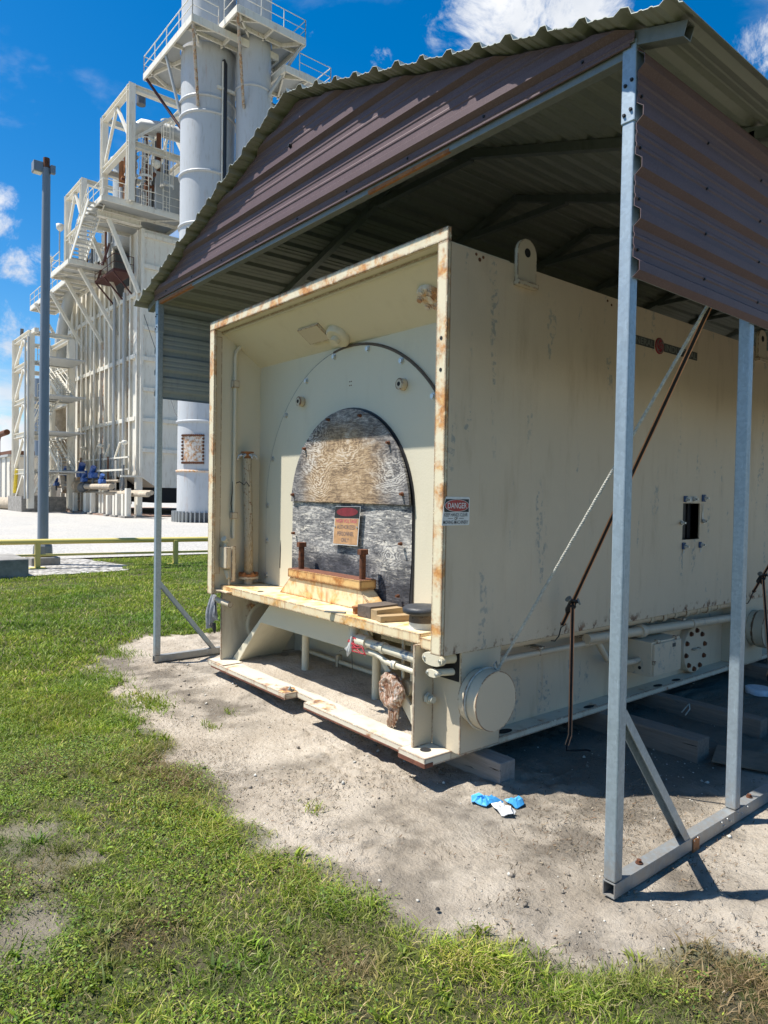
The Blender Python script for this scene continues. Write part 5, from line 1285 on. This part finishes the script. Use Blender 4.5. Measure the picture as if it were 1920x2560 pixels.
def boiler():
    W = M['white']; bx0, bx1, by, bt, bb = -66.5, -46.64, 17.0, 19.2, 1.75
    bo = thing('boiler_casing', (-56, 22, 0), 'tall white ribbed boiler casing behind the gravel yard', 'boiler')
    # casing with one recessed open bay high up beside the near corner
    b = MB().box(bx0, bx1, by, 27, bb+1.0, 15.4).box(bx0, -52.0, by, 27, 15.4, bt).box(-48.2, bx1, by, 27, 15.4, bt).box(-52, -48.2, 19.5, 27, 15.4, bt); b.build('casing', W, bo)
    MB().prism([(by, bb+1.0), (27, bb+1.0), (25.6, bb+.2), (18.2, bb+.2)], 'x', bx1-3.5, bx1).build('hopper', W, bo)
    MB().box(-66, bx1-.1, by+1.2, 26.5, .9, bb+1.0).build('underside', M['void'], bo)
    b = MB().box(-51.9, -48.3, 19.4, 19.45, 15.5, 19.1).box(-51.98, -51.9, 17.05, 19.45, 15.45, 19.15); b.build('bay_shade_panel', M['valve_grey'], bo)  # dark panels added to paint the shade inside the open bay
    for k in range(6): MB().cyl((-51.6+k*.6, 18.7+.2*(k % 2), 15.4), (-51.6+k*.6, 18.7+.2*(k % 2), 19.2), .13, 8).build('riser_pipe', M['maroon'] if k > 2 else M['clad'], bo)
    rib = MB().box(-.05, .05, -.42, -.0, 0, 1).box(-.17, .17, -.46, -.42, 0, 1)
    tall = MB().box(-.04, .04, -.15, -.002, bb+.9, bt-.1).box(-.11, .11, -.18, -.15, bb+.9, bt-.1).mesh('wall_rib', W)
    low = MB().box(-.04, .04, -.15, -.002, bb+.9, 15.0).box(-.11, .11, -.18, -.15, bb+.9, 15.0).mesh('wall_rib', W)
    xs = [-46.85, -48.15, -49.0, -50.2, -51.25, -52.4, -53.4, -54.5, -55.7, -56.7, -57.9, -59.1, -60.3, -61.6, -62.9, -64.2, -65.6]
    for x in xs: inst(low if -52.2 < x < -48.3 else tall, 'wall_rib', bo, (x, by, 0))
    for z in (6.6, 10.8, 14.95):
        for a, c in zip(xs, xs[1:]): 
            MB().box(c+.12, a-.12, by-.22, by-.002, z-.15, z+.13).build('wall_ledge', W, bo)
    for k in range(8):
        z = 4.45+2.05*k; MB().box(bx1+.002, bx1+.2, by+.15, 26.8, z-.13, z+.13).build('end_ledge', W, bo)
    for y in (by+.1, 20, 23): MB().box(bx1+.003, bx1+.15, y-.1, y+.1, bb+1, bt).build('end_rib', W, bo)
    # insulated downcomers
    for x, z0, z1, r in ((-48.7, 2.0, 15.3, .17), (-50.7, 2.0, 15.3, .17), (-55.2, 1.9, 19, .17), (-60.9, 2.2, 18.5, .2), (-58.4, 1.8, 14, .12)):
        MB().cyl((x, by-.36, z0), (x, by-.36, z1), r*.6, 12).build('downcomer', M['white'] if x < -54 else M['clad'], bo)
    rr = random.Random(8)
    for k in range(9):
        x = -47.6-k*1.7; MB().box(x-.5, x+.5, by-.012, by-.004, bb+1.3+rr.random()*8, bb+2.6+rr.random()*12).build('stain_panel', M['white_rust'], bo) if k % 3 == 1 else None
    # base frames: columns along the foot of the casing
    for x in (-47, -50, -53, -56, -59, -62, -65): MB().box(x-.2, x+.2, by-.1, by+.3, .0, bb+1.0).build('foot_column', W, bo)
    MB().box(-64, -46.6, by-.78, by-.68, 3.9, 4.0).build('pipe_rail', W, bo); MB().box(-64, -46.6, by-.78, by-.68, 3.1, 3.18).build('pipe_rail', W, bo)
    for x in (-49.4, -51.6, -54.2, -57.1): MB().bar((x, by-.72, 3.9), (x+1.1, by-.72, 5.0), .1, .1).build('pipe_strut', W, bo)
    for x in (-47.4, -52.5, -56.6, -60.0):
        l = MB().cyl((x, by-.72, 3.1), (x, by-.72, 4.8), .05, 8).tube([(x, by-.72, 4.8), (x, by-.72, 4.95), (x, by-.72, 5.1)], [.13, .26, .1], 12); l.build('work_light', W, bo)
    b = MB().box(-68, -44.5, 15.0, 27.5, -.05, .10).build('plant_slab', M['redsoil'], bo)
    return bo
def penthouse():
    W = M['white']
    pf = thing('access_platform', (-45.2, 16, 20), 'white steel walkway platform at the top of the boiler', 'platform')
    deck(-50.2, -45.0, 14.0, 19.4, 20.0, pf)
    rail_run([(-48.6, 13.98, 20), (-45.0, 13.98, 20)], W, pf); rail_run([(-44.95, 14.0, 20), (-44.95, 19.4, 20)], W, pf)
    for x in (-46.7, -53): ibeam((x, 14.2, 19.5), (x, 17, 19.5), .4, W, pf)
    for x in (-46.7, -50.3): MB().bar((x, 14.9, 19.3), (x, 16.9, 14.9), .24, .24).build('platform_strut', W, pf)
    lp = thing('access_platform', (-54, 14.5, 17), 'lower white walkway platform below the stair on the boiler', 'platform')
    deck(-54.4, -50.0, 13.4, 16.5, 17.2, lp); deck(-66, -54.6, 14.6, 16.5, 17.3, lp)
    rail_run([(-54.4, 13.35, 17.2), (-52.2, 13.35, 17.2)], W, lp); rail_run([(-66, 14.55, 17.3), (-54.6, 14.55, 17.3)], W, lp); rail_run([(-54.5, 13.4, 17.2), (-54.5, 14.5, 17.2)], W, lp)
    for x in (-50.9, -54.3, -58.5, -63): MB().bar((x, 14.3, 17.0), (x, 16.9, 12.8), .22, .22).build('platform_strut', W, lp)
    stair((-50.2, 13.5, 17.25), (-46.2, 13.5, 20.0), .95, (0, 1, 0), lp, W, 15)
    def frame(name, x0, x1, y0, y1, z0, z1, lab, mids):
        f = thing(name, ((x0+x1)/2, (y0+y1)/2, z0), lab, 'steel frame', 'open steel frames on the boiler roof')
        for x in (x0, x1):
            for y in (y0, y1): ibeam((x, y, z0), (x, y, z1), .42, W, f, 'column', (1, 0, 0))
        for z in [z1-.2]+mids:
            for y in (y0, y1): ibeam((x0, y, z), (x1, y, z), .36, W, f)
            for x in (x0, x1): ibeam((x, y0, z), (x, y1, z), .36, W, f)
        xm = (x0+x1)/2; zm = mids[0] if mids else z0+.3
        for y in (y0, y1):
            for x in (x0, x1): MB().bar((x, y, zm+.2), (xm, y, z1-.35), .17, .17).build('brace', W, f)
        for x in (x0, x1): MB().bar((x, y0, zm+.2), (x, y1, z1-.35), .15, .15).build('brace', W, f)
        return f
    A = frame('steel_frame', -49.9, -44.7, 15.6, 19.2, 20.0, 27.3, 'tall open white steel frame beside the twin stacks', [23.6])
    Bf = frame('steel_frame', -58.3, -54.3, 15.5, 19, 17.4, 24.6, 'lower open white steel frame left of the tall one', [21.2])
    # equipment inside the frames
    du = thing('exhaust_duct', (-46, 17, 25), 'grey curved vent duct inside the tall roof frame', 'duct')
    MB().tube([(-46.6, 16.3, 20.2), (-46.6, 16.3, 24.6), (-46.5, 16.4, 25.3), (-46.2, 16.9, 25.7), (-45.6, 17.8, 25.6), (-44.2, 20.2, 25.0)], [.34, .34, .42, .46, .46, .46], 16).build('duct', M['clad'], du)
    MB().cyl((-46.3, 16.8, 27.1), (-46.3, 16.8, 28.0), .3, 12).cyl((-46.3, 16.8, 27.9), (-46.3, 16.8, 28.05), .42, 12).build('vent_cap', M['valve_grey'], du)
    rr = random.Random(21); ve = thing('valve_cluster', (-47, 17, 20), 'dense pipes and valves packed inside the roof frames', 'pipework')
    for k in range(34):
        x = rr.uniform(-49.4, -45.2); y = rr.uniform(16.0, 18.8); z = 20.1; h = rr.uniform(1.5, 5.5); r = rr.choice((.05, .07, .1, .16, .22))
        m = rr.choice(('clad', 'clad', 'white', 'valve_grey', 'rust', 'rust_light'))
        MB().cyl((x, y, z), (x, y, z+h), r, 8).build('pipe', M[m], ve)
        if k % 2: MB().tube([(x, y, z+h*.7), (x+rr.uniform(.4, 1.8), y, z+h*.7)], r*.8, 8).build('pipe', M[m], ve)
        if k % 3 == 0: MB().tube([(x, y-.3, z+h*.5), (x, y+.3, z+h*.5)], r*1.8, 8).build('valve', M[rr.choice(('valve_grey', 'rust', 'clad'))], ve)
    for k in range(20):
        x = rr.uniform(-58, -51.5); y = rr.uniform(16, 18.5); h = rr.uniform(1.2, 4); r = rr.choice((.05, .08, .14, .2))
        MB().cyl((x, y, 17.4), (x, y, 17.4+h+1), r, 8).build('pipe', M[rr.choice(('clad', 'white', 'valve_grey', 'rust'))], ve)
        MB().tube([(x, y, 18+h*.6), (x+rr.uniform(-1.6, 1.6), y, 18+h*.6)], r*.8, 8).build('pipe', M['clad'], ve)
    MB().box(-49.5, -45.1, 17.4, 19.1, 20.1, 22.6).build('equipment_box', M['clad'], ve); MB().box(-58, -54.6, 17, 18.8, 17.5, 20.4).build('equipment_box', M['clad'], ve)
    MB().cyl((-51.5, 17.5, 19.2), (-51.5, 17.5, 25.2), .75, 16).tube([(-51.5, 17.5, 25.2), (-51.5, 17.5, 25.5), (-51.5, 17.5, 25.6)], [.95, .95, .3], 16).build('steam_drum', M['clad'], ve)
    for (x, y, z0, zc, z1) in ((-44.85, 16.6, 20.0, 21.8, 24.2), (-44.85, 18.0, 20.0, 21.6, 25.8)):
        ld = thing('caged_ladder', (x, y, z0), 'shorter white caged ladder on the tall roof frame' if z1 < 25 else 'taller white caged ladder on the tall roof frame', 'ladder', 'caged ladders on the roof frame')
        for s_ in (-.22, .22): MB().cyl((x, y+s_, z0), (x, y+s_, z1), .03, 6).build('ladder_rail', W, ld)
        rg = MB().cyl((0, -.22, 0), (0, .22, 0), .02, 5).mesh('rung', W)
        for k in range(int((z1-z0)/.35)): inst(rg, 'rung', ld, (x, y, z0+.3+k*.35))
        for k in range(7):
            a = -1.5+k*.5; MB().cyl((x+.05+.42*math.cos(a), y+.42*math.sin(a), zc), (x+.05+.42*math.cos(a)*.9, y+.42*math.sin(a)*.9, z1), .02, 5).build('cage_bar', W, ld)
        for z, w in ((zc, .11), ((zc+z1)/2, .03), (z1, .06)):
            b = MB(); pts = [(x+.05+.43*math.cos(-1.7+k*.243), y+.43*math.sin(-1.7+k*.243)) for k in range(15)]
            for a, c in zip(pts, pts[1:]): b.bar((*a, z), (*c, z), .02, w*1.3)
            b.build('cage_hoop', W, ld)
    for (x, y, z, h, lab) in ((-44.9, 17.3, 20, 3.1, 'white globe work light on the upper walkway rail'), (-52.4, 13.4, 17.2, 3.0, 'white globe work light above the lower walkway'), (-59.5, 14.5, 17.3, 2.7, 'thin black pole light at the far end of the lower walkway')):
        l = thing('work_light', (x, y, z), lab, 'light')
        MB().cyl((x, y, z), (x, y, z+h), .045, 8).build('pole', M['valve_grey'] if 'black' in lab else M['clad'], l)
        MB().tube([(x+.1, y, z+h-.5), (x+.1, y, z+h-.35), (x+.1, y, z+h-.05), (x+.1, y, z+h)], [.1, .24, .26, .1], 12).build('globe', W, l)
    mp = thing('maroon_landing', (-50, 16, 13), 'dark maroon steel landing with railing on the boiler wall', 'platform')
    z = 16.3
    MB().box(-51.4, -47.4, 15.5, 16.8, z, z+.1).build('deck', M['maroon'], mp)
    rail_run([(-51.4, 15.5, z+.05), (-47.4, 15.5, z+.05), (-47.4, 16.8, z+.05)], M['maroon'], mp)
    for x in (-51.2, -49.4, -47.6): MB().bar((x, 15.5, z), (x, 16.75, z-1.3), .09, .09).build('strut', M['maroon'], mp)
    MB().bar((-51.4, 15.6, z), (-49.0, 15.7, z+2.2), .08, .2).build('stair_stringer', M['maroon'], mp)
def stacks():
    for cx, cy, R, rings, top, lab in ((-37.2, 17.3, 1.5, (2.85, 5.6, 16.4, 19.2, 22.4, 23.25), 33.5, 'broad blue grey exhaust stack with ring joints, left of the pair'),
                                      (-35.2, 19.05, .96, (9, 14, 19, 23.9), 33, 'slimmer blue grey exhaust stack on the right of the pair')):
        st = thing('exhaust_stack', (cx, cy, 0), lab, 'stack', 'twin exhaust stacks')
        zs = [0]+list(rings)+[25.9, top]; off = 0
        for i, (a, c) in enumerate(zip(zs, zs[1:])):
            r = R*(1.0 - .006*(i % 2))
            MB().tube([(cx, cy, a), (cx, cy, c)], r, 56, False).build('shell_course', M['stack'], st)
        for z in rings:
            MB().tube([(cx, cy, z-.07), (cx, cy, z-.05), (cx, cy, z+.05), (cx, cy, z+.07)], [R*1.0, R*1.055, R*1.055, R*1.0], 56).build('ring_joint', M['stack_rust'] if z < 3 else M['stack'], st, label='rusty lower joint' if z < 3 else None)
        if R > 1.2:
            MB().tube([(cx, cy, 0), (cx, cy, .55)], R*1.06, 56).build('base_skirt', M['valve_grey'], st)
            v = MB().box(-.025, .025, -.2, 0, .02, .62).mesh('skirt_rib', M['clad'])
            for k in range(44):
                a = 2*PI*k/44; inst(v, 'skirt_rib', st, (cx+R*1.055*math.cos(a), cy+R*1.055*math.sin(a), 0), (0, 0, a+PI/2))
            d = Vector((.62, -.78, 0)).normalized(); t = Vector((-d.y, d.x, 0)); c = Vector((cx, cy, 4.05))
            hp = [c+d*(R*math.cos(u))+t*(R*math.sin(u)) for u in [-.42+.07*k for k in range(13)]]
            b = MB()
            for p, q in zip(hp, hp[1:]):
                o = (p+q)/2-c; o.z = 0; b.poly([p*1+o*.02+Vector((0, 0, -.75)), q+o*.02+Vector((0, 0, -.75)), q+o*.02+Vector((0, 0, .75)), p+o*.02+Vector((0, 0, .75))], [(0, 1, 2, 3)])
            hatch = b.build('access_hatch', M['white_rust'], st, label='rust streaked bolted hatch')
            bm_ = MB().hexbolt((0, 0, 0), tuple(d), .05, .06).mesh('hatch_bolt', M['rust'])
            for k in range(13):
                for z in (-.75, .75): inst(bm_, 'hatch_bolt', hatch, hp[k]+(hp[k]-c)*.025+Vector((0, 0, z)))
            for k in range(1, 8):
                for q in (hp[0], hp[-1]): inst(bm_, 'hatch_bolt', hatch, q+(q-c)*.025+Vector((0, 0, -.75+k*.19)))
            MB().tube([(cx+1.3, cy+.1, 25.2), (cx+1.56, cy+.2, 25.3), (cx+1.62, cy+.25, 25.1), (cx+1.62, cy+.25, 14.5)], .09, 10).build('black_conduit', M['black'], st)
            MB().tube([(cx+1.58, cy+.10, 25.2), (cx+1.58, cy+.10, 14.5)], .05, 8).build('white_conduit', M['white'], st)
            MB().box(cx+1.45, cx+1.6, cy-.2, cy+1.0, 23.7, 23.85).build('conduit_bracket', M['white'], st)
    sp = thing('stack_platform', (-36.5, 17.5, 26), 'white steel platform with railing round the twin stacks', 'platform')
    def ring_deck(x0, x1, y0, y1, cx, cy, R, z):
        n = 48; outer = []; inner = []
        for k in range(n):
            a = 2*PI*k/n; dx, dy = math.cos(a), math.sin(a)
            tx = ((x1 if dx > 0 else x0)-cx)/dx if abs(dx) > 1e-6 else 1e9; ty = ((y1 if dy > 0 else y0)-cy)/dy if abs(dy) > 1e-6 else 1e9
            t = min(abs(tx), abs(ty)); outer.append((cx+dx*t, cy+dy*t)); inner.append((cx+dx*R*1.03, cy+dy*R*1.03))
        for q in ((x0, y0), (x1, y0), (x1, y1), (x0, y1)):
            j = min(range(n), key=lambda k: (outer[k][0]-q[0])**2+(outer[k][1]-q[1])**2); outer[j] = q
        b = MB()
        for zz in (z, z-.05): b.poly([(*p, zz) for p in outer]+[(*p, zz) for p in inner], [(k, (k+1) % n, (k+1) % n+n, k+n) for k in range(n)])
        b.build('deck', M['clad'], sp)
        for a, c in (((x0, y0), (x1, y0)), ((x1, y0), (x1, y1)), ((x1, y1), (x0, y1)), ((x0, y1), (x0, y0))):
            MB().bar((*a, z-.12), (*c, z-.12), .1, .36).build('deck_edge', M['white'], sp)
        for a, c in (((x0, y0), (cx-R*.75, cy-R*.75)), ((x1, y0), (cx+R*.75, cy-R*.75)), ((x1, y1), (cx+R*.75, cy+R*.75)), ((x0, cy), (cx-R, cy)), ((cx, y0), (cx, cy-R)), ((x1, cy), (cx+R, cy)), ((x0+.9, y0), (x0, y0+1.4)), ((x1-.9, y0), (x1, y0+1.4)), ((cx-R*1.2, y0), (cx-R*1.2, y1)), ((cx+R*1.2, y0), (cx+R*1.2, y1))):
            MB().bar((*a, z-.16), (*c, z-.16), .09, .2).build('joist', M['white'], sp)
    ring_deck(-41.3, -34.55, 15.15, 20.2, -37.2, 17.3, 1.5, 26.15)
    ring_deck(-37.5, -33.0, 16.9, 21.0, -35.2, 19.05, .96, 26.6)
    rail_run([(-41.3, 15.15, 26.15), (-34.55, 15.15, 26.15), (-34.55, 16.6, 26.15)], M['white'], sp)
    rail_run([(-41.3, 20.2, 26.15), (-41.3, 15.15, 26.15)], M['white'], sp)
    rail_run([(-34.5, 16.9, 26.6), (-33.0, 16.9, 26.6), (-33.0, 21.0, 26.6), (-37, 21.0, 26.6)], M['white'], sp)
    lo = MB()
    ring_deck(-39.5, -33.4, 20.0, 23.0, -36.5, 21.5, .5, 25.0); rail_run([(-33.4, 20.9, 25.0), (-33.4, 23.0, 25.0), (-39, 23, 25)], M['white'], sp)
    for a, c, m in (((-34.6, 15.2, 26), (-36.1, 16.2, 22.6), 'strut_rust'), ((-38.2, 15.2, 26), (-37.6, 15.85, 22.6), 'clad'), ((-41.2, 15.2, 26), (-38.6, 16.7, 22.0), 'maroon'), ((-33.1, 16.95, 26.4), (-34.7, 18.2, 22.6), 'strut_rust'), ((-33.1, 20.9, 26.4), (-34.4, 19.5, 23.6), 'clad'), ((-33.5, 22.9, 24.9), (-34.6, 20.0, 22.4), 'clad')):
        MB().tube([a, c], .085, 8).build('strut', M[m], sp)
def left_side():
    W = M['white']
    t = thing('stair_tower', (-57, 13.6, 0), 'white open steel stair tower left of the boiler', 'stair tower')
    x0, x1, y0, y1, top = -60.2, -55.3, 12.25, 15.0, 13.2
    for x, h in ((x0, top), (x1, top-.3)):
        for y in (y0, y1): ibeam((x, y, .3), (x, y, h), .42, W, t, 'column', (1, 0, 0))
    lv = [3.0, 5.75, 8.25, 10.85, 13.0]
    for z in lv:
        for y in (y0, y1): ibeam((x0, y, z), (x1, y, z), .34, W, t)
        for x in (x0, x1): ibeam((x, y0, z), (x, y1, z), .30, W, t)
    for a, c in zip([.4]+lv, lv):
        xm = x0+(x1-x0)*.62; MB().bar((x0+.1, y0-.05, a+.2), (xm, y0-.05, c-.15), .17, .17).build('brace', W, t); MB().tube([(xm, y0-.05, c-.2), (xm+.7, y0-.05, c-.75), (x1-.15, y0-.05, a+.5)], .10, 8).build('knee_brace', W, t)
    for i, (a, c) in enumerate(zip([.4]+lv, lv[:4])):
        p, q = ((x0+1.3, y0+.6, a), (x1+1.6, y0+.6, c)); 
        if i % 2: p, q = ((x1+1.6, y0+1.7, a), (x0+1.3, y0+1.7, c))
        stair(p, q, .9, (0, 1, 0), t, W, 11)
        MB().box(x1+.1, x1+3.6, y0+.4, y1, c-.08, c).build('landing', M['clad'], t)
        rail_run([(x1+.2, y0+.4, c), (x1+3.6, y0+.4, c)], W, t)
    for x in (x1+.4, x1-.5): MB().cyl((x, y0-.25, 1.0), (x, y0-.25, 12.6), .075, 8).build('tall_pipe', M['clad'], t)
    MB().box(x0, x1+1, y0, y0+.3, 12.9, 13.2).build('top_beam', W, t); MB().cyl((-58.5, 12.3, 13.1), (-58.3, 12.3, 13.8), .12, 8).build('top_valve', M['valve_grey'], t)
    MB().cyl((x0+.4, y0-.1, 1.4), (x0+1.0, y0-.1, 3.2), .12, 8).build('yellow_sleeve', M['yellow_bright'], t)
    b = MB().box(-60.9, -56.4, 11.9, 12.1, -.05, 1.15).box(-60.9, -60.7, 12.1, 15, -.05, 1.15).box(-56.6, -56.4, 12.1, 15, -.05, 1.15).build('concrete_tub', M['concrete']); tag(b, 'low concrete containment wall at the foot of the stair tower', 'wall')
    b = MB().cyl((-61.0, 12.6, .5), (-75, 10.5, .5), .5, 20).build('tan_pipe', M['tan_pipe']); tag(b, 'fat tan pipe lying on the gravel left of the stair tower', 'pipe')
    pp = thing('steam_pipe', (-60, 15.5, 0), 'thick lagged pipe rising past the stair tower and bending near its foot', 'pipe')
    MB().tube([(-57.9, 15.5, 1.6), (-58.4, 15.5, 2.6), (-59.6, 15.5, 5.3)], .40, 18).build('lower_leg', M['tan_pipe'], pp)
    MB().tube([(-59.6, 15.5, 5.2), (-60.0, 15.5, 6.0), (-60.2, 15.5, 8.9)], .42, 18).build('middle_leg', M['tan_pipe'], pp)
    MB().tube([(-60.2, 15.5, 8.9), (-60.2, 15.5, 13.6), (-59.8, 15.6, 15), (-58.6, 15.9, 17.6)], .42, 18).build('upper_leg', M['clad'], pp)
    # far tanks and sheds beyond
    f = thing('panel_building', (-84, 14, 0), 'low white panelled building at the far left edge', 'building')
    MB().box(-100, -70, 13.8, 22, 0, 4.6).build('wall', W, f); MB().box(-100, -69.8, 13.6, 22.2, 4.6, 4.8).build('roof', M['clad'], f)
    for k in range(10): MB().box(-71.5-k*2.2, -71.3-k*2.2, 13.7, 13.8, 0, 4.6).build('wall_batten', M['clad'], f)
    MB().box(-78, -70.5, 14, 16, 4.8, 5.2).build('rusty_vent', M['rust'], f)
    v = thing('rusty_valve', (-68, 12.6, 4.8), 'rusty pipe elbow with a handwheel beyond the stair tower', 'valve')
    MB().tube([(-70, 12.8, 4.6), (-70, 12.8, 5.9), (-69.7, 12.8, 6.3), (-69, 12.8, 6.45), (-66, 12.8, 6.5)], .24, 14).build('elbow', M['rust'], v)
    MB().tube([(-70.8, 12.4, 6.2+0*k) if False else (-70.9, 12.6+.4*math.cos(2*PI*k/16), 5.6+.4*math.sin(2*PI*k/16)) for k in range(17)], .06, 6).build('handwheel', M['rust'], v)
    b = MB().box(-64.8, -62.4, 17.2, 19, 0, 8).build('panel_shed', W); tag(b, 'narrow white panelled shed behind the steam pipe', 'shed')
    c = thing('grey_stack', (-95, 21, 0), 'slim grey stack seen through the stair tower', 'stack'); MB().cyl((-92, 21.5, 0), (-92, 21.5, 15), .9, 16).build('shell', M['pole'], c)
def pipe_rack():
    r = thing('pipe_rack', (-50, 15.6, 0), 'rack of tan pipes on short white piers in front of the boiler', 'pipe rack')
    rr = random.Random(31)
    pier = MB().box(-.16, .16, -.14, .14, 0, 1).mesh('pier', M['white'])
    for k in range(26):
        x = -43.0-k*.72+rr.uniform(-.3, .3); y = rr.choice((15.1, 15.5, 16.1)); h = rr.choice((1.45, 1.8, 1.35))
        o = inst(pier, 'pier', r, (x, y, .05)); o.scale = (1, 1, h)
        MB().box(x-.3, x+.3, y-.28, y+.28, .04, .14).build('pier_foot', M['concrete'], r)
    for (y, z, a, c, rad) in ((15.1, 1.95, -46.3, -51.8, .19), (15.5, 1.5, -41.0, -52.5, .16), (16.1, 1.6, -42, -60, .15), (15.3, 2.0, -53.5, -61, .17), (15.8, 2.35, -47, -60, .1), (16.2, .9, -46, -58, .12)):
        MB().tube([(a, y, z), (c, y, z)], rad, 12).build('pipe', M['tan_pipe'], r)
    MB().tube([(-51.8, 15.1, 1.95), (-52.6, 15.1, 1.9), (-53.2, 15.2, 1.8)], [.28, .36, .3], 14).build('valve_body', M['valve_grey'], r)
    MB().tube([(-53.6, 15.2, 1.9), (-54.6, 15.2, 2.05)], [.42, .34], 14).build('valve_body', M['tan_pipe'], r)
    for k in range(8):
        x = -47-k*1.6; MB().cyl((x, 16.1, .9), (x, 16.1, 3.4+rr.random()), .06, 8).build('riser', M[rr.choice(('white', 'rust', 'valve_grey'))], r)
    MB().box(-46.2, -46.0, 15.6, 17, 2.6, 2.72).build('cross_arm', M['white'], r); MB().box(-52, -45.6, 15.5, 15.6, 3.0, 3.12).build('cross_arm', M['white'], r)
    for i, (x, y, z, s_, lab) in enumerate(((-57.3, 15.2, 2.95, .8, 'blue valve actuator at the foot of the steam pipe'), (-59.2, 15.0, 2.15, .7, 'low blue valve actuator left of the steam pipe foot'), (-53.9, 15.4, 2.9, 1.15, 'largest blue valve actuator in the middle of the pipe rack'),
                                     (-52.3, 15.1, 2.45, .75, 'tilted blue valve actuator on the grey valve body'), (-50.9, 15.3, 2.75, .95, 'blue valve actuator on the right end of the grey valve'), (-48.6, 15.2, 2.3, .75, 'small blue valve actuator on the near end of the pipe rack'))):
        v = thing('valve_actuator', (x, y, z), lab, 'valve', 'blue valve actuators')
        MB().box(x-.38*s_, x+.38*s_, y-.25*s_, y+.25*s_, z-.22*s_, z+.2*s_).build('gear_case', M['blue_valve'], v, .04)
        MB().cyl((x-.2*s_, y, z+.2*s_), (x+.15*s_, y, z+.62*s_), .2*s_, 12).build('motor', M['blue_valve'], v)
        MB().cyl((x+.38*s_, y, z), (x+.62*s_, y, z), .17*s_, 12).build('end_bell', M['blue_valve'], v)
        MB().cyl((x, y, z-.22*s_), (x, y, z-.75*s_), .1*s_, 8).build('stem', M['valve_grey'], v)
boiler(); penthouse(); stacks(); left_side(); pipe_rack()
b = MB().tube([(-6.79, 5.9, 3.3), (-20, 10.8, 3.9), (-35.7, 16.5, 5.0)], .012, 4) if False else None

c_ = MB().tube([(-46.6, 17.2, 13.6), (-43.0, 17.0, 9.6), (-39.6, 16.5, 6.4), (-36.2, 15.95, 4.7)], .02, 5).build('guy_cable', M['black']); tag(c_, 'thin dark cable sagging from the boiler to the broad stack', 'cable')
